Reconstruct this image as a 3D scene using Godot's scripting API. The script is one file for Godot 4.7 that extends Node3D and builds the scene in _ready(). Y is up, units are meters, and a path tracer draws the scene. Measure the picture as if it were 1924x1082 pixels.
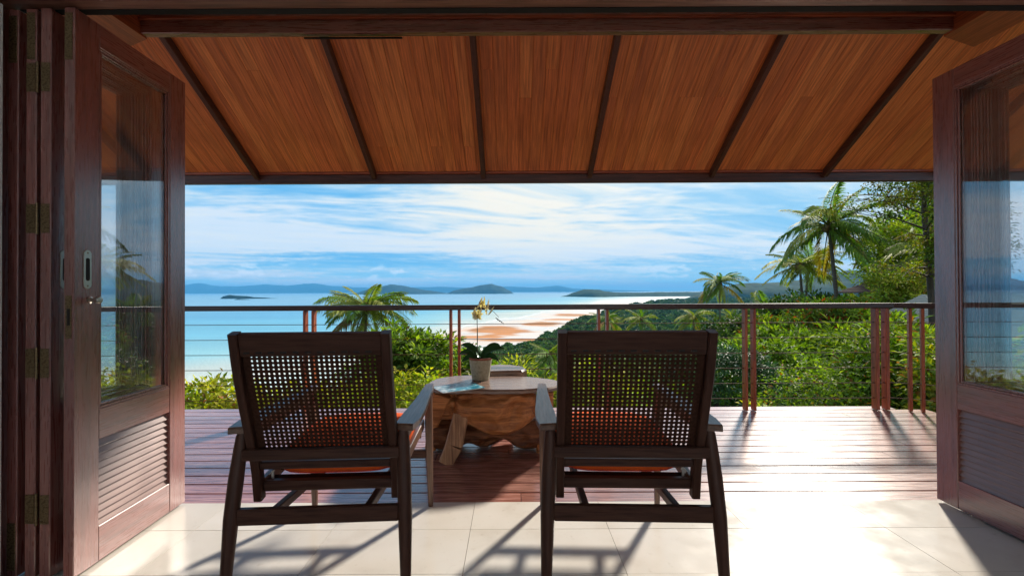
extends Node3D

# ------------------------------------------------------------------ mesh building
class Mb:
	var v := PackedVector3Array()
	var n := PackedVector3Array()
	var c := PackedColorArray()
	var u := PackedVector2Array()
	var col := Color(1, 1, 1)

	func tri(a: Vector3, b: Vector3, d: Vector3, na: Vector3, nb: Vector3, nd: Vector3) -> void:
		# front faces run clockwise: the cross product points against the normal
		if (b - a).cross(d - a).dot(na + nb + nd) > 0.0:
			v.append(a); v.append(d); v.append(b)
			n.append(na); n.append(nd); n.append(nb)
		else:
			v.append(a); v.append(b); v.append(d)
			n.append(na); n.append(nb); n.append(nd)
		c.append(col); c.append(col); c.append(col)

	func quad(a: Vector3, b: Vector3, d: Vector3, e: Vector3, m: Vector3) -> void:
		tri(a, b, d, m, m, m)
		tri(a, d, e, m, m, m)

	func box(at: Vector3, size: Vector3, bev := 0.0, basis := Basis()) -> void:
		var h := size * 0.5
		var g := Vector3(maxf(h.x - bev, 0.0), maxf(h.y - bev, 0.0), maxf(h.z - bev, 0.0))
		var ax := [Vector3(1, 0, 0), Vector3(0, 1, 0), Vector3(0, 0, 1)]
		for i in 3:
			var j := (i + 1) % 3
			var k := (i + 2) % 3
			for s: float in [-1.0, 1.0]:
				var o: Vector3 = ax[i] * (s * h[i])
				var p: Vector3 = ax[j] * g[j]
				var q: Vector3 = ax[k] * g[k]
				var m: Vector3 = basis * (ax[i] * s)
				quad(at + basis * (o - p - q), at + basis * (o + p - q), at + basis * (o + p + q), at + basis * (o - p + q), m.normalized())
			if bev > 0.0:
				for s: float in [-1.0, 1.0]:
					for t: float in [-1.0, 1.0]:
						var o1: Vector3 = ax[i] * (s * h[i]) + ax[j] * (t * g[j])
						var o2: Vector3 = ax[i] * (s * g[i]) + ax[j] * (t * h[j])
						var q: Vector3 = ax[k] * g[k]
						quad(at + basis * (o1 - q), at + basis * (o1 + q), at + basis * (o2 + q), at + basis * (o2 - q), (basis * (ax[i] * s + ax[j] * t)).normalized())
		if bev > 0.0:
			for sx: float in [-1.0, 1.0]:
				for sy: float in [-1.0, 1.0]:
					for sz: float in [-1.0, 1.0]:
						var m := (basis * Vector3(sx, sy, sz)).normalized()
						tri(at + basis * Vector3(sx * h.x, sy * g.y, sz * g.z), at + basis * Vector3(sx * g.x, sy * h.y, sz * g.z), at + basis * Vector3(sx * g.x, sy * g.y, sz * h.z), m, m, m)

	# a bar with a rectangular section from p to q; side: its width direction, wide and high its section at p, then at q
	func bar(p: Vector3, q: Vector3, side: Vector3, wide: float, high: float, wide2 := -1.0, high2 := -1.0, bev := 0.003) -> void:
		var d := (q - p).normalized()
		var s := (side - d * side.dot(d)).normalized()
		var t := s.cross(d).normalized()
		if wide2 < 0.0:
			wide2 = wide
			high2 = high
		var ring := func(o: Vector3, w: float, h: float) -> Array:
			var a := w * 0.5
			var b := h * 0.5
			return [o + s * a + t * (b - bev), o + s * (a - bev) + t * b, o - s * (a - bev) + t * b, o - s * a + t * (b - bev), o - s * a - t * (b - bev), o - s * (a - bev) - t * b, o + s * (a - bev) - t * b, o + s * a - t * (b - bev)]
		var r1: Array = ring.call(p, wide, high)
		var r2: Array = ring.call(q, wide2, high2)
		for i in 8:
			var j := (i + 1) % 8
			var mid: Vector3 = (r1[i] + r1[j]) * 0.5 - p
			var m := (s * signf(roundf(mid.dot(s) / (wide * 0.5) * 1.2)) * absf(mid.dot(s)) / wide + t * absf(mid.dot(t)) / high * signf(mid.dot(t))).normalized()
			var fn: Vector3 = (r1[j] - r1[i]).cross(d).normalized()
			if fn.dot(m) < 0.0:
				fn = -fn
			quad(r1[i], r1[j], r2[j], r2[i], fn)
		for i in range(1, 7):
			tri(r1[0], r1[i], r1[i + 1], -d, -d, -d)
			tri(r2[0], r2[i], r2[i + 1], d, d, d)

	# round tube through pts with radius rad[i]; sq squares the section a little
	func tube(pts: Array, rad: Array, sides := 8, caps := true, flat := 1.0) -> void:
		var k := pts.size()
		var side := Vector3.ZERO
		var rings := []
		var norms := []
		for i in k:
			var d: Vector3 = (pts[mini(i + 1, k - 1)] - pts[maxi(i - 1, 0)]).normalized()
			if side == Vector3.ZERO:
				side = d.cross(Vector3(0, 0, 1) if absf(d.z) < 0.8 else Vector3(0, 1, 0)).normalized()
			side = (side - d * side.dot(d)).normalized()
			var up := d.cross(side)
			var ring := PackedVector3Array()
			var nn := PackedVector3Array()
			for s in sides:
				var a := TAU * s / sides
				var e := side * cos(a) + up * sin(a) * flat
				ring.append(pts[i] + e * rad[i])
				nn.append((side * cos(a) * flat + up * sin(a)).normalized())
			rings.append(ring)
			norms.append(nn)
		for i in k - 1:
			for s in sides:
				var t := (s + 1) % sides
				tri(rings[i][s], rings[i][t], rings[i + 1][t], norms[i][s], norms[i][t], norms[i + 1][t])
				tri(rings[i][s], rings[i + 1][t], rings[i + 1][s], norms[i][s], norms[i + 1][t], norms[i + 1][s])
		if caps:
			for e in [0, k - 1]:
				var d: Vector3 = (pts[0] - pts[1]).normalized() if e == 0 else (pts[k - 1] - pts[k - 2]).normalized()
				for s in sides:
					tri(pts[e], rings[e][s], rings[e][(s + 1) % sides], d, d, d)

	# lathe round y: profile of (radius, height)
	func lathe(at: Vector3, prof: Array, sides := 24) -> void:
		for i in prof.size() - 1:
			var p: Vector2 = prof[i]
			var q: Vector2 = prof[i + 1]
			var m2 := Vector2(q.y - p.y, p.x - q.x).normalized()
			for s in sides:
				var a := TAU * s / sides
				var b := TAU * (s + 1) / sides
				var ea := Vector3(cos(a), 0, sin(a))
				var eb := Vector3(cos(b), 0, sin(b))
				var na := ea * m2.x + Vector3(0, m2.y, 0)
				var nb := eb * m2.x + Vector3(0, m2.y, 0)
				tri(at + ea * p.x + Vector3(0, p.y, 0), at + eb * p.x + Vector3(0, p.y, 0), at + eb * q.x + Vector3(0, q.y, 0), na, nb, nb)
				if q.x > 0.0:
					tri(at + ea * p.x + Vector3(0, p.y, 0), at + eb * q.x + Vector3(0, q.y, 0), at + ea * q.x + Vector3(0, q.y, 0), na, nb, na)

	# smooth surface through rows of points; out(p) tells the outside
	func sheet(rows: Array, closed: bool, towards: Callable, colors := []) -> void:
		var k := rows.size()
		var w: int = rows[0].size()
		var nn := []
		for i in k:
			var line := PackedVector3Array()
			for j in w:
				var a: Vector3 = rows[i][(j + 1) % w if closed else mini(j + 1, w - 1)] - rows[i][(j - 1 + w) % w if closed else maxi(j - 1, 0)]
				var b: Vector3 = rows[mini(i + 1, k - 1)][j] - rows[maxi(i - 1, 0)][j]
				var m := a.cross(b)
				m = m.normalized() if m.length_squared() > 1e-16 else Vector3.UP
				var o: Vector3 = towards.call(rows[i][j])
				line.append(m if m.dot(o) >= 0.0 else -m)
			nn.append(line)
		for i in k - 1:
			for j in (w if closed else w - 1):
				var l := (j + 1) % w
				if colors.size():
					col = colors[i][j]
				tri(rows[i][j], rows[i][l], rows[i + 1][l], nn[i][j], nn[i][l], nn[i + 1][l])
				tri(rows[i][j], rows[i + 1][l], rows[i + 1][j], nn[i][j], nn[i + 1][l], nn[i + 1][j])

	# upright prism over an outline of (x, z), with an optional bevel at the top
	func prism(line: PackedVector2Array, low: float, high: float, bev := 0.0) -> void:
		var k := line.size()
		var mid := Vector2.ZERO
		for p in line:
			mid += p / k
		var top := PackedVector2Array()
		for p in line:
			top.append(p + (mid - p).normalized() * bev)
		var order := Geometry2D.triangulate_polygon(top)
		for i in range(0, order.size(), 3):
			var a := top[order[i]]
			var b := top[order[i + 1]]
			var d := top[order[i + 2]]
			tri(Vector3(a.x, high, a.y), Vector3(b.x, high, b.y), Vector3(d.x, high, d.y), Vector3.UP, Vector3.UP, Vector3.UP)
			a = line[order[i]]
			b = line[order[i + 1]]
			d = line[order[i + 2]]
			tri(Vector3(a.x, low, a.y), Vector3(b.x, low, b.y), Vector3(d.x, low, d.y), Vector3.DOWN, Vector3.DOWN, Vector3.DOWN)
		for i in k:
			var p := line[i]
			var q := line[(i + 1) % k]
			var e := (q - p).normalized()
			var m := Vector3(e.y, 0, -e.x)
			if Geometry2D.is_point_in_polygon((p + q) * 0.5 + Vector2(m.x, m.z) * 0.0005, line):
				m = -m
			quad(Vector3(p.x, low, p.y), Vector3(q.x, low, q.y), Vector3(q.x, high - bev, q.y), Vector3(p.x, high - bev, p.y), m)
			if bev > 0.0:
				var p2 := top[i]
				var q2 := top[(i + 1) % k]
				quad(Vector3(p.x, high - bev, p.y), Vector3(q.x, high - bev, q.y), Vector3(q2.x, high, q2.y), Vector3(p2.x, high, p2.y), (m + Vector3.UP).normalized())

	# a folded leaf of two faces
	func leaf(at: Vector3, dir: Vector3, up: Vector3, long: float, wide: float, soft := Vector3.ZERO) -> void:
		var s := dir.cross(up)
		s = s.normalized() if s.length_squared() > 1e-8 else Vector3.RIGHT
		var m := s.cross(dir).normalized()
		var mid := at + dir * long * 0.45 + m * wide * 0.18
		var l := mid + s * wide * 0.5
		var r := mid - s * wide * 0.5
		var tip := at + dir * long - m * long * 0.12
		var n1 := (m + s * -0.35 + soft).normalized()
		var n2 := (m + s * 0.35 + soft).normalized()
		v.append(at); v.append(tip); v.append(l)
		v.append(at); v.append(r); v.append(tip)
		for i in 3: n.append(n1)
		for i in 3: n.append(n2)
		for i in 6: c.append(col)

	func mesh() -> ArrayMesh:
		var a := []
		a.resize(Mesh.ARRAY_MAX)
		a[Mesh.ARRAY_VERTEX] = v
		a[Mesh.ARRAY_NORMAL] = n
		a[Mesh.ARRAY_COLOR] = c
		if u.size() == v.size():
			a[Mesh.ARRAY_TEX_UV] = u
		var m := ArrayMesh.new()
		m.add_surface_from_arrays(Mesh.PRIMITIVE_TRIANGLES, a)
		return m


# ------------------------------------------------------------------ naming
var used := {}
var rng := RandomNumberGenerator.new()


func numbered(called: String, parent: Node) -> String:
	var key := str(parent.get_instance_id()) + called
	var k: int = used.get(key, 0)
	used[key] = k + 1
	return called if k == 0 else "%s_%03d" % [called, k]


func put(called: String, mesh: Mesh, mat: Material, parent: Node, at := Transform3D()) -> MeshInstance3D:
	var o := MeshInstance3D.new()
	o.name = numbered(called, parent)
	o.mesh = mesh
	o.material_override = mat
	o.transform = at
	parent.add_child(o, true)
	return o


func obj(called: String, mb: Mb, mat: Material, parent: Node = self) -> MeshInstance3D:
	return put(called, mb.mesh(), mat, parent)


func tag(o: Node, label: String, category: String, group := "") -> Node:
	o.set_meta("label", label)
	o.set_meta("category", category)
	if group:
		o.set_meta("group", group)
	return o


func thing(called: String, label: String, category: String, at := Vector3.ZERO, turn := 0.0, group := "") -> Node3D:
	var o := Node3D.new()
	o.name = numbered(called, self)
	add_child(o, true)
	o.position = at
	o.rotation.y = turn
	tag(o, label, category, group)
	return o


func struct(o: Node) -> Node:
	o.set_meta("kind", "structure")
	return o


func stuff(o: Node) -> Node:
	o.set_meta("kind", "stuff")
	return o


func setting(called: String) -> Node3D:
	var o := Node3D.new()
	o.name = called
	add_child(o, true)
	struct(o)
	return o


func copy(o: Node3D, called: String, label: String, at: Vector3, turn := 0.0, size := 1.0) -> Node3D:
	var r: Node3D = o.duplicate()
	r.name = numbered(called, self)
	add_child(r, true)
	r.position = at
	r.rotation = Vector3(0, turn, 0)
	r.scale = Vector3.ONE * size
	if label:
		r.set_meta("label", label)
	return r


# ------------------------------------------------------------------ materials
func lin(r: float, g: float, b: float) -> Color:
	return Color(r, g, b).linear_to_srgb()


var tex := {}


func noise_tex(key: String, freq: float, octaves: int, ramp: Gradient = null, size := 512, bump := false, type := FastNoiseLite.TYPE_SIMPLEX_SMOOTH) -> Texture2D:
	if tex.has(key):
		return tex[key]
	var f := FastNoiseLite.new()
	f.seed = key.hash() % 1000
	f.noise_type = type
	f.frequency = freq
	f.fractal_type = FastNoiseLite.FRACTAL_FBM
	f.fractal_octaves = octaves
	var t := NoiseTexture2D.new()
	t.width = size
	t.height = size
	t.seamless = true
	t.noise = f
	t.as_normal_map = bump
	if ramp:
		t.color_ramp = ramp
	tex[key] = t
	return t


func ramp(stops: Array) -> Gradient:
	var g := Gradient.new()
	var o := PackedFloat32Array()
	var c := PackedColorArray()
	for s in stops:
		o.append(s[0])
		c.append(s[1])
	g.offsets = o
	g.colors = c
	return g


func flat_mat(c: Color, rough := 0.6, metal := 0.0, spec := 0.5) -> StandardMaterial3D:
	var m := StandardMaterial3D.new()
	m.albedo_color = c
	m.roughness = rough
	m.metallic = metal
	m.metallic_specular = spec
	return m


# wood with grain running along one axis: 0 x, 1 y, 2 z, 3 in the plane of y and z
func wood(dark: Color, light: Color, axis: int, rough := 0.4, world := false, fine := 1.0, offset := Vector3.ZERO, contrast := 1.0, spec := 0.5) -> StandardMaterial3D:
	var m := StandardMaterial3D.new()
	var key := "grain%d" % int(contrast * 10)
	var lo := Color(1, 1, 1).lerp(Color(0.45, 0.38, 0.36), contrast)
	m.albedo_color = light
	m.albedo_texture = noise_tex(key, 0.012, 5, ramp([[0.0, lo], [0.35, Color(1, 1, 1).lerp(lo, 0.45)], [0.55, Color(1, 1, 1)], [0.75, Color(1, 1, 1).lerp(lo, 0.3)], [1.0, Color(1, 1, 1)]]))
	m.detail_enabled = true
	m.detail_blend_mode = BaseMaterial3D.BLEND_MODE_MIX
	m.detail_albedo = solid(dark)
	m.detail_mask = noise_tex("blotch", 0.006, 4, ramp([[0.0, Color(0.75, 0.75, 0.75)], [0.45, Color(0.25, 0.25, 0.25)], [0.7, Color(0, 0, 0)], [1.0, Color(0, 0, 0)]]))
	m.uv1_triplanar = true
	m.uv1_world_triplanar = world
	var a := 9.0 * fine
	var s := 0.55 * fine
	m.uv1_scale = [Vector3(s, a, a), Vector3(a, s, a), Vector3(a, a, s), Vector3(a, s, s)][axis]
	m.uv1_offset = offset
	m.roughness = rough
	m.roughness_texture = noise_tex("rough", 0.02, 3, ramp([[0.0, Color(0.7, 0.7, 0.7)], [1.0, Color(1, 1, 1)]]))
	m.metallic_specular = spec
	m.heightmap_enabled = true
	m.heightmap_texture = tex[key]
	m.heightmap_scale = 0.035
	return m


func solid(c: Color) -> Texture2D:
	var key := "solid" + c.to_html()
	if not tex.has(key):
		var im := Image.create_empty(4, 4, false, Image.FORMAT_RGB8)
		im.fill(c)
		tex[key] = ImageTexture.create_from_image(im)
	return tex[key]


func leaf_mat(back := Color(0.7, 0.85, 0.25), rough := 0.45) -> StandardMaterial3D:
	var m := StandardMaterial3D.new()
	m.vertex_color_use_as_albedo = true
	m.roughness = rough
	m.metallic_specular = 0.28
	m.backlight_enabled = true
	m.backlight = back
	m.cull_mode = BaseMaterial3D.CULL_DISABLED
	return m


func vcol_mat(rough := 0.8, spec := 0.3) -> StandardMaterial3D:
	var m := StandardMaterial3D.new()
	m.vertex_color_use_as_albedo = true
	m.roughness = rough
	m.metallic_specular = spec
	return m


func table(x: float, pts: Array) -> float:
	if x <= pts[0][0]:
		return pts[0][1]
	for i in pts.size() - 1:
		if x <= pts[i + 1][0]:
			var t: float = (x - pts[i][0]) / (pts[i + 1][0] - pts[i][0])
			return lerpf(pts[i][1], pts[i + 1][1], t * t * (3.0 - 2.0 * t) * 0.5 + t * 0.5)
	return pts[-1][1]


func fbm(seed_: int, freq: float, oct: int) -> FastNoiseLite:
	var f := FastNoiseLite.new()
	f.seed = seed_
	f.noise_type = FastNoiseLite.TYPE_SIMPLEX_SMOOTH
	f.frequency = freq
	f.fractal_type = FastNoiseLite.FRACTAL_FBM
	f.fractal_octaves = oct
	return f


func sm(a: float, b: float, x: float) -> float:
	return smoothstep(a, b, x)


# ------------------------------------------------------------------ sky
var cloud_a: FastNoiseLite
var cloud_b: FastNoiseLite
var cloud_c: FastNoiseLite


# az: degrees to the right of straight out of the terrace, el: degrees above the horizon
func sky_color(az: float, el: float) -> Color:
	var e := maxf(el, 0.0)
	var low := Color(0.66, 0.85, 0.92)
	var mid := Color(0.38, 0.67, 0.86)
	var high := Color(0.36, 0.59, 0.80)
	var c := low.lerp(mid, sm(0.3, 4.5, e)).lerp(high, sm(5.0, 40.0, e))
	# a layer of cirrus at one height, so streaks flatten towards the horizon
	var r := deg_to_rad(az)
	var d := 1.0 / (tan(deg_to_rad(e)) + 0.035)
	var x := sin(r) * d
	var z := cos(r) * d
	var warp := cloud_c.get_noise_2d(x * 0.8, z * 0.8) * 0.7
	var u := x * 0.8 + z * 0.45 + warp
	var w := z * 1.0 - x * 0.3 + warp * 0.5
	var big := cloud_a.get_noise_2d(u * 0.38, w * 0.5)
	var fine := cloud_b.get_noise_2d(u * 0.9 + 31.0, w * 2.2 + 17.0)
	var wisp := cloud_b.get_noise_2d(u * 3.5 - 11.0, w * 6.5 + 41.0)
	var amount := 0.74 + big * 1.35 + fine * 0.46 + wisp * 0.28
	# the veil is thickest high over the middle of the bay and thins out low down and to the sides
	var veil := exp(-pow((az - 3.0) / 17.0, 2.0)) * sm(3.0, 8.0, e) * (1.0 - sm(18.0, 40.0, e))
	amount += veil * 0.50 - 0.20 * (1.0 - sm(0.5, 3.0, e)) - 0.10 * sm(12.0, 34.0, az) * sm(5.0, 9.0, e)
	var k := sm(0.02, 1.12, amount)
	var white := Color(0.82, 0.86, 0.90).lerp(Color(0.94, 0.905, 0.84), clampf(veil * 0.9 + fine * 0.5, 0.0, 1.0))
	white = white.lerp(Color(0.76, 0.82, 0.89), clampf(big * 0.6 + 0.1 - wisp * 0.6, 0.0, 0.6) * sm(5.0, 12.0, e))
	c = c.lerp(white, k * 0.93)
	# small heaped clouds low over the land
	var heap := cloud_a.get_noise_2d(az * 0.21 + 90.0, e * 0.5) * 0.8 + cloud_b.get_noise_2d(az * 0.5, e * 1.6 + 50.0) * 0.5
	c = c.lerp(Color(0.93, 0.95, 0.97), sm(0.14, 0.36, heap) * sm(1.0, 1.8, e) * (1.0 - sm(2.6, 4.2, e)) * 0.6 * sm(2.0, 20.0, absf(az - 4.0)))
	# brighter round the sun
	var toward := exp(-(pow((az - SUN_AZ) / 34.0, 2.0) + pow((e - SUN_EL) / 26.0, 2.0)))
	return c.lerp(Color(1, 0.98, 0.94), toward * 0.55)


func sky_picture() -> ImageTexture:
	cloud_a = fbm(11, 0.30, 5)
	cloud_b = fbm(27, 0.75, 6)
	cloud_c = fbm(5, 0.35, 2)
	var w := 512
	var h := 256
	var bytes := PackedByteArray()
	bytes.resize(w * h * 3)
	for y in h:
		var el := 90.0 - (y + 0.5) / h * 180.0
		for x in w:
			var az := fposmod((x + 0.5) / w * 360.0 + 180.0 + SKY_TURN, 360.0)
			az = az - 360.0 if az > 180.0 else az
			var c := sky_color(az, el) if el > -1.0 else Color(0.42, 0.60, 0.70)
			var i := (y * w + x) * 3
			bytes[i] = int(c.r * 255.0)
			bytes[i + 1] = int(c.g * 255.0)
			bytes[i + 2] = int(c.b * 255.0)
	var im := Image.create_from_data(w, h, false, Image.FORMAT_RGB8, bytes)
	im.resize(4096, 2048, Image.INTERPOLATE_CUBIC)
	# the lowest 19 degrees all round, where the clouds are seen far off and fine
	var first := int((90.0 - 19.0) / 180.0 * 2048.0)
	var rows := 1026 - first
	bytes.resize(4096 * rows * 3)
	for y in rows:
		var el := 90.0 - (first + y + 0.5) / 2048.0 * 180.0
		for x in 4096:
			var az := fposmod((x + 0.5) / 4096.0 * 360.0 + 180.0 + SKY_TURN, 360.0)
			az = az - 360.0 if az > 180.0 else az
			var c := sky_color(az, el)
			var i := (y * 4096 + x) * 3
			bytes[i] = int(c.r * 255.0)
			bytes[i + 1] = int(c.g * 255.0)
			bytes[i + 2] = int(c.b * 255.0)
	im.blit_rect(Image.create_from_data(4096, rows, false, Image.FORMAT_RGB8, bytes), Rect2i(0, 0, 4096, rows), Vector2i(0, first))
	return ImageTexture.create_from_image(im)


# ------------------------------------------------------------------ land and sea
const SEA := -80.0
var rough_land: FastNoiseLite


func shore(a: float) -> float:
	return table(a, [[-180.0, 500.0], [-30.0, 380.0], [-20.0, 420.0], [-8.0, 560.0], [0.0, 592.0], [1.9, 610.0], [5.1, 810.0], [10.0, 1284.0], [15.6, 2430.0], [20.0, 3500.0], [30.0, 5200.0], [45.0, 6000.0], [90.0, 4000.0], [180.0, 500.0]])


func water_line(a: float) -> float:
	return table(a, [[-40.0, 380.0], [-22.0, 480.0], [-15.0, 640.0], [-11.0, 800.0], [-5.5, 1120.0], [0.0, 1400.0], [6.0, 1950.0], [9.4, 2700.0], [11.5, 3900.0], [16.0, 5200.0], [40.0, 6000.0]])


func land(x: float, z: float) -> float:
	var r := sqrt(x * x + z * z)
	var a := rad_to_deg(atan2(x, -z))
	var far := shore(a)
	var reach := r * 592.0 / minf(far, 592.0)
	var h := table(reach, [[0.0, -1.6], [4.0, -1.9], [10.0, -4.2], [20.0, -7.5], [50.0, -15.0], [100.0, -28.0], [200.0, -49.0], [350.0, -67.0], [560.0, -77.0], [700.0, -78.5]])
	var s := sm(16.0, 40.0, a) * (1.0 - sm(150.0, 175.0, absf(a)))
	h += s * minf(0.21 * r, 9.0 + 0.10 * maxf(0.0, r - 45.0)) * (1.0 - sm(350.0, 900.0, r))
	h += rough_land.get_noise_2d(x, z) * minf(r * 0.05, 4.0) * (1.0 - sm(300.0, 560.0, r) * 0.85)
	h = maxf(h, -78.6)
	return lerpf(h, SEA - 5.0, sm(far * 0.98, far * 1.05, r))


func bearings() -> PackedFloat32Array:
	var a := PackedFloat32Array()
	var t := -180.0
	while t < 180.0:
		a.append(t)
		t += 0.5 if t >= -50.0 and t < 50.0 else 5.0
	a.append(180.0)
	return a


func polar(at: Array, radii: Array, height: Callable, color: Callable) -> Mb:
	var rows := []
	var colors := []
	for r: float in radii:
		var line := PackedVector3Array()
		var cs := PackedColorArray()
		for a: float in at:
			var x := sin(deg_to_rad(a)) * r
			var z := -cos(deg_to_rad(a)) * r
			var y: float = height.call(a, r, x, z)
			line.append(Vector3(x, y, z))
			cs.append(color.call(a, r, x, z, y))
		rows.append(line)
		colors.append(cs)
	var mb := Mb.new()
	var k := rows.size()
	var w: int = rows[0].size()
	var nn := []
	for i in k:
		var line := PackedVector3Array()
		for j in w:
			var m: Vector3 = (rows[i][mini(j + 1, w - 1)] - rows[i][maxi(j - 1, 0)]).cross(rows[mini(i + 1, k - 1)][j] - rows[maxi(i - 1, 0)][j]).normalized()
			line.append(m if m.y >= 0.0 else -m)
		nn.append(line)
	var index := PackedInt32Array()
	for i in k:
		for j in w:
			mb.v.append(rows[i][j])
			mb.n.append(nn[i][j])
			mb.c.append(colors[i][j])
	for i in k - 1:
		for j in w - 1:
			var p := i * w + j
			index.append_array([p, p + w, p + 1, p + 1, p + w, p + w + 1])
	indexed = index
	return mb


var indexed: PackedInt32Array


func polar_mesh(mb: Mb) -> ArrayMesh:
	var a := []
	a.resize(Mesh.ARRAY_MAX)
	a[Mesh.ARRAY_VERTEX] = mb.v
	a[Mesh.ARRAY_NORMAL] = mb.n
	a[Mesh.ARRAY_COLOR] = mb.c
	# clockwise from above
	var v := mb.v
	var i := indexed
	if i.size() > 2 and (v[i[1]] - v[i[0]]).cross(v[i[2]] - v[i[0]]).y > 0.0:
		for t in range(0, i.size(), 3):
			var s := i[t + 1]
			i[t + 1] = i[t + 2]
			i[t + 2] = s
	a[Mesh.ARRAY_INDEX] = i
	var m := ArrayMesh.new()
	m.add_surface_from_arrays(Mesh.PRIMITIVE_TRIANGLES, a)
	return m


func geometric(from: float, to: float, steps: int) -> Array:
	var r := []
	for i in steps + 1:
		r.append(from * pow(to / from, float(i) / steps))
	return r


func c3(r: float, g: float, b: float) -> Color:
	return Color(r, g, b).srgb_to_linear()


func build_land() -> void:
	rough_land = fbm(3, 0.012, 4)
	var patch := fbm(8, 0.02, 4)
	var all := Array(bearings())
	# --- the hillside and the coastal plain
	var mb := polar(all, geometric(4.4, 6500.0, 120), func(_a, _r, x, z): return land(x, z),
		func(_a, r, x, z, _y):
			var k := patch.get_noise_2d(x * 2.0, z * 2.0)
			return Color(0.035, 0.055, 0.02).lerp(Color(0.09, 0.085, 0.04), sm(-0.1, 0.4, k)) if r < 400.0 else Color(0.04, 0.06, 0.025))
	var o := put("hillside_ground", polar_mesh(mb), vcol_mat(0.95, 0.1), self)
	struct(o)
	# --- the sea: deep blue far out, turquoise and sand-coloured over the shallows
	var tide := fbm(21, 0.0016, 5)
	var streak := fbm(22, 0.004, 4)
	mb = polar(all, geometric(300.0, 60000.0, 175), func(_a, _r, _x, _z): return SEA,
		func(a, r, x, z, _y):
			var q: float = r * (1.0 + 0.16 * tide.get_noise_2d(x, z))
			var deep := c3(0.48, 0.64, 0.72).lerp(c3(0.36, 0.60, 0.71), sm(4000.0, 1500.0, q))
			var edge := maxf(water_line(a), 430.0)
			var out := (q - edge) / edge
			var left := sm(-6.0, -20.0, a)
			out -= left * 0.32
			var c := c3(0.74, 0.76, 0.71).lerp(c3(0.54, 0.71, 0.72), sm(0.05, 0.45, out + streak.get_noise_2d(x * 0.5, z * 1.5) * 0.12))
			c = c.lerp(c3(0.42, 0.66, 0.73), sm(0.35, 1.1, out + streak.get_noise_2d(x, z) * 0.10))
			c = c.lerp(deep, sm(1.0, 3.2, out))
			c = c * (1.0 + 0.16 * streak.get_noise_2d(x * 0.25, z * 2.0))
			# a pale bar lies along the near shore
			var bar := exp(-pow((r - (505.0 + (a + 30.0) * 2.5 + 40.0 * tide.get_noise_2d(x * 2.0, z * 2.0))) / 22.0, 2.0)) * sm(-15.0, -22.0, a)
			return c.lerp(c3(0.86, 0.80, 0.70), bar * 0.85))
	var sea := vcol_mat(0.38, 0.35)
	sea.normal_enabled = true
	sea.normal_texture = noise_tex("waves", 0.02, 4, null, 512, true)
	sea.normal_scale = 0.6
	sea.uv1_triplanar = true
	sea.uv1_world_triplanar = true
	sea.uv1_scale = Vector3(0.02, 0.02, 0.02)
	struct(put("sea", polar_mesh(mb), sea, self))
	# --- sand and mud laid bare by the tide
	var at := []
	var t := -16.0
	while t <= 17.0:
		at.append(t)
		t += 0.12
	var rows := []
	for i in 131:
		rows.append(i / 130.0)
	var lines := fbm(31, 0.006, 4)
	var place := func(a: float, f: float) -> Vector3:
		var near := shore(a) * 0.9
		var wl := water_line(a) * (1.0 + 0.05 * lines.get_noise_2d(a * 40.0, 5.0))
		var r := lerpf(near, maxf(wl, near + 5.0), f)
		return Vector3(sin(deg_to_rad(a)) * r, SEA + 0.9 * (1.0 - f) + 0.1, -cos(deg_to_rad(a)) * r)
	var sand := Mb.new()
	indexed = PackedInt32Array()
	for i in rows.size():
		for j in at.size():
			var p: Vector3 = place.call(at[j], rows[i])
			var c := c3(0.80, 0.75, 0.70)
			var f: float = rows[i]
			var k := lines.get_noise_2d(p.x * 0.7, p.z * 1.8)
			c = c.lerp(c3(0.84, 0.72, 0.63), sm(0.05, 0.40, k) * sm(0.95, 0.75, f))
			c = c.lerp(c3(0.78, 0.76, 0.74), sm(-0.05, -0.3, k))
			c = c.lerp(c3(0.72, 0.75, 0.72), sm(0.72, 1.0, f) * 0.7)
			# wet channels and the pale line where the water stops
			var ch := absf(lines.get_noise_2d(p.x * 0.45 + 200.0, p.z * 1.3))
			c = c.lerp(c3(0.60, 0.68, 0.71), (1.0 - sm(0.01, 0.05, ch)) * 0.8)
			c = c.lerp(c3(0.93, 0.92, 0.90), exp(-pow((f - 0.93 - 0.03 * k) / 0.012, 2.0)) * 0.8)
			for e in [[-26.0, 935.0, 62.0, 118.0], [74.0, 1105.0, 48.0, 74.0], [190.0, 1500.0, 60.0, 90.0], [-70.0, 790.0, 50.0, 24.0], [10.0, 735.0, 70.0, 22.0], [150.0, 1260.0, 70.0, 40.0]]:
				var dx: float = (p.x - e[0]) / e[2]
				var dz: float = (-p.z - e[1]) / e[3]
				var q := sqrt(dx * dx + dz * dz) + 0.55 * lines.get_noise_2d(p.x * 1.5 + 70.0, p.z * 1.5)
				c = c.lerp(c3(0.74, 0.47, 0.22).lerp(c3(0.62, 0.40, 0.18), sm(-0.2, 0.3, k)), sm(1.22, 0.70, q))
			sand.v.append(p)
			sand.n.append(Vector3.UP)
			sand.c.append(c)
	for i in rows.size() - 1:
		for j in at.size() - 1:
			var p := i * at.size() + j
			indexed.append_array([p, p + at.size(), p + 1, p + 1, p + at.size(), p + at.size() + 1])
	struct(put("beach", polar_mesh(sand), vcol_mat(0.7, 0.3), self))


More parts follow.
